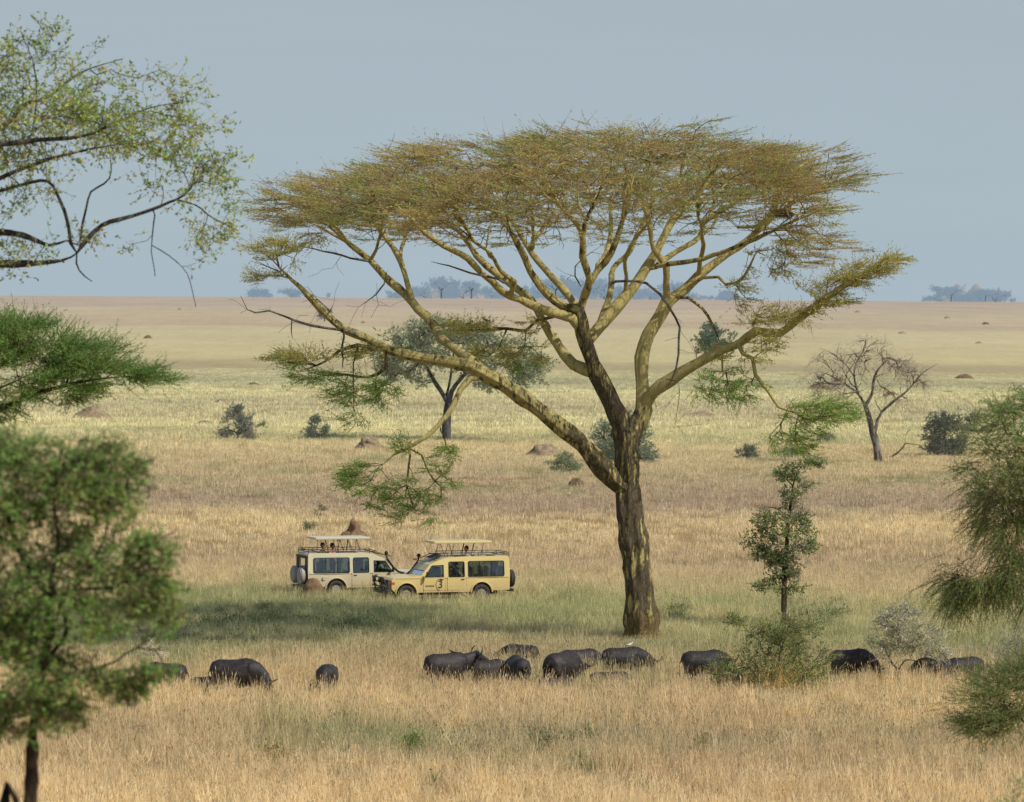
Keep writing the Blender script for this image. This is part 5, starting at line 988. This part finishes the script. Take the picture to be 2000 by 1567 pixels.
        bm = bmesh.new(); rod(bm, (X(1.55), s * W, 1.15), (X(1.5), s * (W + .15), 1.2), .015); box(bm, X(1.56), X(1.48), s * (W + .2) - .07, s * (W + .2) + .07, 1.12, 1.34, .02); part("mirror", bm, M['black'])
        bm = bmesh.new(); cyl_y(bm, (0, 0), .001, 0, .001, 6) if False else None; bmesh.ops.create_cone(bm, cap_ends=True, segments=20, radius1=.1, radius2=.1, depth=.05, matrix=Matrix.Translation((X(-.01), s * .56, .86)) @ Matrix.Rotation(math.pi / 2, 4, 'Y')); part("headlight", bm, M['lamp'])
        bm = bmesh.new(); box(bm, X(.14), X(-.025), s * .76 - .075, s * .76 + .095, .80, .92, .015); part("indicator", bm, M['amber'])
        bm = bmesh.new(); box(bm, X(5.32), X(5.26), s * .74 - .06, s * .74 + .06, .7, .98, .01); part("tail_light", bm, simple("red_lens", lin(140, 30, 24), .3))
        for i, cx in enumerate((FW, RW)):
            c = (X(cx), .39); bm = bmesh.new(); R_ = .38
            prf = [(.10, .20), (.115, .30), (.11, .355), (.07, .38), (-.07, .38), (-.11, .355), (-.115, .30), (-.10, .20)]; n = 32
            vs = [[bm.verts.new((c[0] + r * math.cos(k * 2 * math.pi / n), s * (W - .09) + yy, c[1] + r * math.sin(k * 2 * math.pi / n))) for k in range(n)] for yy, r in prf]
            for q in range(len(prf)):
                for k in range(n): bm.faces.new((vs[q][k], vs[q][(k + 1) % n], vs[(q + 1) % len(prf)][(k + 1) % n], vs[(q + 1) % len(prf)][k]))
            bmr = bmesh.new(); cyl_y(bmr, c, .19, s * (W - .14), s * (W - .06), 24); cyl_y(bmr, c, .205, s * (W - .03), s * (W + .0), 24); cyl_y(bmr, c, .07, s * (W), s * (W + .05), 16)
            for k in range(6): a_ = k * math.pi / 3; cyl_y(bmr, (c[0] + .12 * math.cos(a_), c[1] + .12 * math.sin(a_)), .03, s * W, s * (W + .012), 8)
            w = part("wheel", bmr, cfg['rim']); part("tyre", bm, M['rubber'], w, True)
    # glass front and back
    bm = bmesh.new(); bm.faces.new([bm.verts.new(v) for v in ((X(1.37), -W + .13, 1.20), (X(1.37), W - .13, 1.20), (X(1.72), W - .15, 1.60), (X(1.72), -W + .15, 1.60))]); part("windscreen", bm, M['glass'])
    bm = bmesh.new(); bm.faces.new([bm.verts.new(v) for v in ((X(5.27), -.42, 1.2), (X(5.27), .42, 1.2), (X(5.27), .42, 1.7), (X(5.27), -.42, 1.7))]); part("rear_window", bm, M['glass'])
    # grille, bumper, bull bar
    bm = bmesh.new(); box(bm, X(.02), X(-.015), -.44, .44, .76, .96, .01)
    for k in range(5): box(bm, X(-.01), X(-.03), -.42, .42, .775 + k * .038, .785 + k * .038)
    part("grille", bm, M['black'])
    bm = bmesh.new(); box(bm, X(.05), X(-.28), -.82, .82, .42, .62, .03); part("bumper", bm, M['black'])
    bm = bmesh.new()
    for y in (-.5, .5): loft_bm(bm, [(X(-.22), y, .5), (X(-.34), y, .8), (X(-.32), y, 1.12)], [(.035, .035)] * 3, 8)
    for z in (.72, .92, 1.1): rod(bm, (X(-.33), -.72, z), (X(-.33), .72, z), .028, 8)
    for y in (-.72, .72): loft_bm(bm, [(X(-.33), y, 1.1), (X(-.28), y * 1.1, .9), (X(-.1), y * 1.12, .66)], [(.03, .03)] * 3, 8)
    for y in (-.33, .33): bmesh.ops.create_cone(bm, cap_ends=True, segments=16, radius1=.1, radius2=.085, depth=.09, matrix=Matrix.Translation((X(-.38), y, .98)) @ Matrix.Rotation(math.pi / 2, 4, 'Y'))
    part("bull_bar", bm, M['black'])
    bm = bmesh.new(); box(bm, X(5.32), X(5.5), -.8, .8, .44, .56, .02); part("rear_bumper", bm, M['black'])
    bm = bmesh.new(); box(bm, X(4.9), X(.3), -.35, .35, .32, .5); box(bm, X(FW) - .06, X(FW) + .06, -.7, .7, .32, .44); box(bm, X(RW) - .06, X(RW) + .06, -.7, .7, .32, .44); part("chassis", bm, M['black'])
    # snorkel
    s = cfg['snorkel']; bm = bmesh.new(); loft_bm(bm, [(X(.95), s * .86, 1.05), (X(1.2), s * .86, 1.12), (X(1.42), s * .84, 1.3), (X(1.74), s * .82, 1.72), (X(1.76), s * .82, 1.86)], [(.035, .035)] * 5, 8); ball(bm, (X(1.76), s * .82, 1.93), .085, 2, (1, 1, 1.1)); part("snorkel", bm, M['black'], smooth=True)
    # roof rack
    bm = bmesh.new(); zr = 2.03
    for y in (-.74, .74): rod(bm, (X(2.2), y, zr - .02), (X(5.25), y, zr), .02); rod(bm, (X(2.5), y, zr + .08), (X(5.25), y, zr + .08), .016)
    for x in (2.2, 5.25, 4.85): rod(bm, (X(x), -.74, zr), (X(x), .74, zr), .018)
    for x in (2.5, 3.2, 3.9, 4.6, 5.25):
        for y in (-.74, .74): rod(bm, (X(x), y, 1.93), (X(x), y, zr + .08), .014)
    rod(bm, (X(5.25), -.74, zr + .08), (X(5.25), .74, zr + .08), .016); loft_bm(bm, [(X(2.3), -.74, zr), (X(1.7), -.72, 1.80), (X(1.45), -.7, 1.78)], [.016] * 3, 6); loft_bm(bm, [(X(2.3), .74, zr), (X(1.7), .72, 1.80), (X(1.45), .7, 1.78)], [.016] * 3, 6); rod(bm, (X(1.45), -.7, 1.78), (X(1.45), .7, 1.78), .016)
    part("roof_rack", bm, M['black'])
    bm = bmesh.new(); box(bm, X(2.42), X(1.95), -.52, .4, 0, .03, .008)
    o = part("roof_panel", bm, M['tar']); o.rotation_euler = (0, .30, 0); o.location = (0, 0, 0)
    o.location = Vector((X(2.18), 0, 1.93)) - Matrix.Rotation(.30, 3, 'Y') @ Vector((X(2.18), 0, 0))
    # pop-up roof on struts
    zt = cfg['top']; a, b = cfg['pop']; bm = bmesh.new(); box(bm, X(b), X(a), -.66, .66, zt, zt + .10, .03); pr = part("pop_up_roof", bm, P_)
    for (p, q) in cfg['struts']:
        for y in (-.58, .58): bm = bmesh.new(); rod(bm, (X(p), y, 1.97), (X(q), y, zt + .01), .013); part("roof_strut", bm, M['black'])
    # spare wheels on the back
    for y in cfg['spares']:
        bm = bmesh.new(); bmesh.ops.create_cone(bm, cap_ends=True, segments=36, radius1=.375, radius2=.375, depth=.22, matrix=Matrix.Translation((X(5.46), y, .98)) @ Matrix.Rotation(math.pi / 2, 4, 'Y')); bmesh.ops.bevel(bm, geom=[e for e in bm.edges if e.calc_length() < .1], offset=.045, segments=3, affect='EDGES'); part("spare_wheel", bm, cfg['cover'], smooth=False)
    # seats
    for sx in (1.95, 2.75, 3.45, 4.15, 4.8):
        for y in (-.4, .4):
            bm = bmesh.new(); box(bm, X(sx + .22), X(sx - .28), y - .24, y + .24, .74, .88, .04); part("seat", bm, cfg['seat']); bm = bmesh.new(); box(bm, X(sx + .32), X(sx + .2), y - .24, y + .24, .86, 1.5, .05); part("seat_back", bm, cfg['seat'])
    bm = bmesh.new(); bmesh.ops.create_cone(bm, cap_ends=False, segments=24, radius1=.19, radius2=.19, depth=.03, matrix=Matrix.Translation((X(1.62), cfg['drv'], 1.2)) @ Matrix.Rotation(1.1, 4, 'Y')); part("steering_wheel", bm, M['black'])
    bm = bmesh.new(); box(bm, X(1.62), X(1.38), -.72, .72, .95, 1.16, .03); part("dashboard", bm, M['tar'])
    if cfg.get('num'):
        s = cfg['num']; cu = bpy.data.curves.new("n", 'FONT'); cu.body = "3"; cu.size = .46; cu.extrude = .002; cu.align_x = 'CENTER'; cu.align_y = 'CENTER'; cu.offset = .006; o = bpy.data.objects.new("tmpn", cu); COL.objects.link(o); me = evaluate(o); o = ob("door_number", me, M['tar'], root); o.location = (X(2.16), s * (W + .02), .78); o.rotation_euler = (math.pi / 2, 0, math.pi if s > 0 else 0)
        bm = bmesh.new(); n = 30
        for k in range(5, 22): 
            a0, a1 = k * 2 * math.pi / n, (k + 1) * 2 * math.pi / n; q = [(math.cos(t_) * rr, math.sin(t_) * rr * 1.25) for t_, rr in ((a0, .185), (a1, .185), (a1, .205), (a0, .205))]
            bm.faces.new([bm.verts.new((X(2.16) + a * s * -1, s * (W + .022), .78 + b)) for a, b in q])
        part("number_ring", bm, M['tar'])
        bm = bmesh.new(); rr = random.Random(4); xx = 1.50
        while xx < 1.86: w_ = rr.uniform(.02, .035); box(bm, X(xx + w_), X(xx), s * (W + .017) - .002, s * (W + .017) + .002, .70, .70 + rr.choice((.03, .045))); xx += w_ + .012
        box(bm, X(1.9), X(1.48), s * (W + .017) - .002, s * (W + .017) + .002, .765, .773); part("door_lettering", bm, M['tar'])
    if cfg.get('roundel'):
        s = cfg['roundel']; bm = bmesh.new(); cyl_y(bm, (X(4.62), .83), .075, s * W, s * (W + .012), 20); part("fuel_cap", bm, M['tar']); bm = bmesh.new(); cyl_y(bm, (X(4.60), .84), .05, s * (W + .01), s * (W + .018), 20); part("fuel_cap_mark", bm, P_)
    if cfg.get('dark_rear'):
        bm = bmesh.new(); box(bm, X(5.325), X(5.30), -.80, -.46, .6, 1.84, .01); box(bm, X(5.325), X(5.30), .46, .80, .6, 1.84, .01); box(bm, X(5.325), X(5.30), -.458, .458, .6, 1.17, .01); box(bm, X(5.325), X(5.30), -.458, .458, 1.73, 1.84, .01); part("rear_door", bm, simple("brown_rear", lin(92, 78, 60), .8))  # rear door panels darker and browner than the body paint
    return root
def person(loc, yaw, label, shirt, hair, skin, pose='camera', sc=1.0, seated=False, zcut=.0):
    """standing or seated figure; loc is the point between the feet (or under the seat)"""
    root = empty("person", loc, label, "person", None, yaw); root.scale = (sc,) * 3; bm = bmesh.new(); hip = .92 if not seated else .45
    t = hip - .92
    for s in (-1, 1):
        if seated: pts = [(0, s * .09, .47), (.42, s * .12, .48), (.44, s * .12, .08)]; loft_bm(bm, pts, [.09, .065, .045], 10); loft_bm(bm, [(.42, s * .12, .06), (.6, s * .13, .04)], [.045, .035], 8)
        else: loft_bm(bm, [(0, s * .09, .95), (.02, s * .1, .5), (0, s * .1, .08)], [.09, .06, .045], 10); loft_bm(bm, [(-.05, s * .1, .05), (.18, s * .11, .035)], [.045, .035], 8)
    loft_bm(bm, [(0, 0, .90 + t), (0, 0, 1.08 + t), (0, 0, 1.30 + t), (-.01, 0, 1.42 + t), (0, 0, 1.47 + t)], [(.16, .11), (.13, .10), (.18, .12), (.16, .10), (.07, .06)], 16)
    loft_bm(bm, [(0, 0, 1.44 + t), (.015, 0, 1.56 + t)], [.05, .05], 10); ball(bm, (.02, 0, 1.66 + t), .1, 3, (.95, .78, 1.15)); loft_bm(bm, [(.105, 0, 1.67 + t), (.135, 0, 1.64 + t)], [.012, .018], 6)
    for s in (-1, 1): ball(bm, (.01, s * .08, 1.66 + t), .022, 1, (1, .5, 1.3))
    hands = []
    for s in (-1, 1):
        sh = Vector((0, s * .17, 1.38 + t))
        if pose == 'camera': el = Vector((.12, s * .30, 1.22 + t)); wr = Vector((.22, s * .09, 1.56 + t)); hd = Vector((.0, -s * .3, 1)).normalized()
        elif pose == 'wheel': el = Vector((.12, s * .24, 1.14 + t)); wr = Vector((.36, s * .14, 1.20 + t)); hd = Vector((1, -s * .2, .2)).normalized()
        else: el = Vector((.08, s * .27, 1.12 + t)); wr = Vector((.28, s * .2, 1.08 + t)); hd = Vector((1, 0, -.1)).normalized()
        loft_bm(bm, [sh, (sh + el) / 2, el, (el + wr) / 2, wr], [.055, .048, .04, .035, .026], 10); hands.append((wr, hd, s))
    me = fuse(bm, .016, 3); b = ob("body", me, skin, root); me.polygons.foreach_set('use_smooth', [True] * len(me.polygons))
    for wr, hd, s in hands:
        bm = bmesh.new(); sd = hd.cross(Vector((1, 0, .1))).normalized() if abs(hd.x) < .7 else Vector((0, 1, 0)); loft_bm(bm, [wr - hd * .02, wr + hd * .04, wr + hd * .09], [(.022, .022), (.036, .018), (.036, .016)], 8)
        for k in range(4):
            a = wr + hd * .085 + sd * (k - 1.5) * .019; l = (.062, .072, .067, .05)[k]; cu = Vector((.25, 0, -.05)); loft_bm(bm, [a, a + hd * l * .5 + cu * .04, a + hd * l * .75 + cu * .12], [.0085, .008, .006], 6)
        a = wr + hd * .03 - sd * s * .03; loft_bm(bm, [a, a - sd * s * .025 + hd * .03, a - sd * s * .03 + hd * .055], [.011, .009, .007], 6); ob("hand", bm_mesh(bm, "hand", True), skin, root)
    # shirt and hair
    bm = bmesh.new(); loft_bm(bm, [(0, 0, .88 + t), (0, 0, 1.08 + t), (0, 0, 1.30 + t), (-.01, 0, 1.41 + t), (0, 0, 1.475 + t)], [(.175, .125), (.15, .115), (.195, .135), (.175, .115), (.085, .075)], 16)
    for (wr, hd, s) in hands:
        sh = Vector((0, s * .17, 1.38 + t)); el = {'camera': Vector((.12, s * .30, 1.22 + t)), 'wheel': Vector((.12, s * .24, 1.14 + t))}.get(pose, Vector((.08, s * .27, 1.12 + t))); loft_bm(bm, [sh, (sh + el) / 2, el], [.07, .062, .052], 10)
    ob("shirt", fuse(bm, .02, 2), shirt, root)
    bm = bmesh.new(); ball(bm, (-.012, 0, 1.695 + t), .112, 3, (.95, .82, 1.05)); bmesh.ops.bisect_plane(bm, geom=bm.verts[:] + bm.edges[:] + bm.faces[:], plane_co=(.045, 0, 1.66 + t), plane_no=(1, 0, -.55), clear_outer=True); ob("hair", bm_mesh(bm, "hair", True), hair, root)
    return root
def cars():
    yel = paint("yellow_paint", lin(226, 203, 134)); cre = paint("cream_paint", lin(214, 204, 168))
    LY, LC = CARS
    fw = [(1.50, 1.14), (1.78, 1.56), (2.32, 1.60), (2.32, 1.12)]
    fw2 = [(2.30, 1.12), (1.50, 1.12), (1.50, 1.15), (1.80, 1.57), (2.30, 1.60)]
    safari_car(LY[0], LY[1], "yellow safari car with a raised roof and a number 3 on its door facing left", yel, dict(front_win=fw2, rim=M['white_rim'], snorkel=-1, top=2.50, pop=(1.95, 4.55), struts=[(2.75, 2.45), (2.45, 2.55), (3.1, 3.0), (2.95, 3.1), (3.75, 3.72), (4.0, 3.85)][:0] + [(2.42, 2.6), (2.82, 2.62), (3.15, 3.3), (3.62, 3.75), (4.05, 4.2)], spares=(.45,), cover=M['rubber'], seat=M['seat_b'], num=1, drv=-.4))
    safari_car(LC[0], LC[1], "cream safari car with a raised pale roof and two covered spare wheels facing right", cre, dict(front_win=fw2, rim=M['steel'], snorkel=-1, top=2.52, pop=(2.45, 4.9), struts=[(2.85, 3.05), (3.1, 3.05), (3.25, 3.45), (3.5, 3.45), (3.95, 4.1), (4.45, 4.45)], spares=(.56, -.40), cover=M['cover'], seat=M['seat_g'], roundel=-1, drv=-.4, dark_rear=True))
    def inside(car, s, y, z=0.62):
        o, a = car; x = 2.65 - s; return (o[0] + x * math.cos(a) - y * math.sin(a), o[1] + x * math.sin(a) + y * math.cos(a), o[2] + z)
    pink = simple("pink_shirt", lin(214, 150, 160), .9); blue = simple("blue_shirt", lin(150, 186, 196), .9); grn = simple("olive_shirt", lin(96, 100, 78), .9); wht = simple("pale_shirt", lin(216, 206, 190), .9)
    person(inside(LC, 4.45, -.2, .58), LC[1] - 1.2, "person with dark hair and olive shirt looking out under the raised cream roof", grn, M['hair'], M['skin'], 'camera', 1.0)
    person(inside(LC, 4.02, -.25, .58), LC[1] - .9, "person in a pink shirt holding a camera under the raised cream roof", pink, M['hair'], M['skin'], 'camera', .99)
    person(inside(LY, 3.55, .2, .58), LY[1] + .5, "dark haired person in a pale shirt standing under the raised yellow roof", wht, M['hair'], M['skin'], 'rest', 1.0)
    person(inside(LC, 3.0, -.4, .45), LC[1], "person in a light blue shirt seated behind the second window of the cream car", blue, M['hair'], M['darkskin'], 'rest', 1.0, True)
    person(inside(LC, 2.0, -.4, .4), LC[1], "driver at the wheel of the cream car in an olive shirt", grn, M['hair'], M['darkskin'], 'wheel', 1.0, True)
    person(inside(LY, 2.05, .4, .4), LY[1], "person in the front of the yellow car behind its side window", grn, M['hair'], M['darkskin'], 'wheel', 1.0, True)
    person(inside(LY, 3.0, .4, .45), LY[1], "person in a pale shirt seated behind the middle window of the yellow car", wht, M['hair'], M['skin'], 'rest', 1.0, True)
    # camera held by the woman in pink
def sky():
    w = bpy.data.worlds.new("World"); scn.world = w; w.use_nodes = True; t = w.node_tree; t.nodes.clear()
    o = N(t, 'ShaderNodeOutputWorld'); bg = N(t, 'ShaderNodeBackground'); st = N(t, 'ShaderNodeTexSky', sky_type='NISHITA'); st.sun_disc = False
    sv = Vector(SUN); el = math.asin(sv.normalized().z); az = math.atan2(sv.x, sv.y); st.sun_elevation = el; st.sun_rotation = az; st.air_density = 1.0; st.dust_density = 2.0; st.ozone_density = 1.5; st.altitude = 1200
    # pale haze layer low over the plain
    tc = N(t, 'ShaderNodeTexCoord'); sp = N(t, 'ShaderNodeSeparateXYZ'); L(t, tc.outputs['Generated'], sp.inputs[0])
    mr = N(t, 'ShaderNodeMapRange'); L(t, sp.outputs[2], mr.inputs[0]); mr.inputs[1].default_value = .10; mr.inputs[2].default_value = .45; mr.inputs[3].default_value = 1.0; mr.inputs[4].default_value = .0
    n = noise(t, 1, mapping(t, tc.outputs['Generated'], (6, 6, 60)), 4, .55)
    r = ramp(t, sp.outputs[2], [(0, lin(169, 185, 196)), (.02, lin(170, 186, 195)), (.07, lin(168, 182, 192))])
    k = SKYK; vm = N(t, 'ShaderNodeVectorMath', operation='SCALE'); L(t, r.outputs[0], vm.inputs[0]); L(t, mathn(t, 'MULTIPLY', mathn(t, 'MULTIPLY_ADD', n.outputs[0], .09, .955), 1 / k), vm.inputs['Scale'])
    c = mixc(t, mr.outputs[0], st.outputs[0], vm.outputs[0]); L(t, c, bg.inputs[0]); bg.inputs[1].default_value = k; L(t, bg.outputs[0], o.inputs[0])
    s = bpy.data.lights.new("sun", 'SUN'); s.energy = SUNE; s.angle = math.radians(.55); s.color = (1, .95, .86); so = bpy.data.objects.new("sun", s); COL.objects.link(so); so.rotation_euler = sv.to_track_quat('Z', 'Y').to_euler(); so.location = (20, 20, 60)
SUN = (13, -8, 16); SKYK = .12; SUNE = 3.6
g_ = G(880, 1174); g2_ = G(700, 1168)
CARS = [(gnd(P(868, 1174, g_[1])[0], g_[1] + .2) - [0, 0, .04], math.radians(200)), (gnd(P(702, 1168, g2_[1])[0], g2_[1] + 1.4) - [0, 0, .04], math.radians(20))]
CARBOX = [(c[0][0], c[0][1], 2.6, c[1]) for c in CARS]
import time as _t
for f_ in (grass, scene_trees, mounds, herd, birds, cars, sky):
    t_ = _t.time(); f_(); print(f_.__name__, round(_t.time() - t_, 1))
scn.view_settings.view_transform = 'Standard'; scn.view_settings.look = 'None'; scn.view_settings.exposure = 0; scn.view_settings.gamma = 1
scn.cycles.max_bounces = 6; scn.cycles.transparent_max_bounces = 12; scn.cycles.use_denoising = True
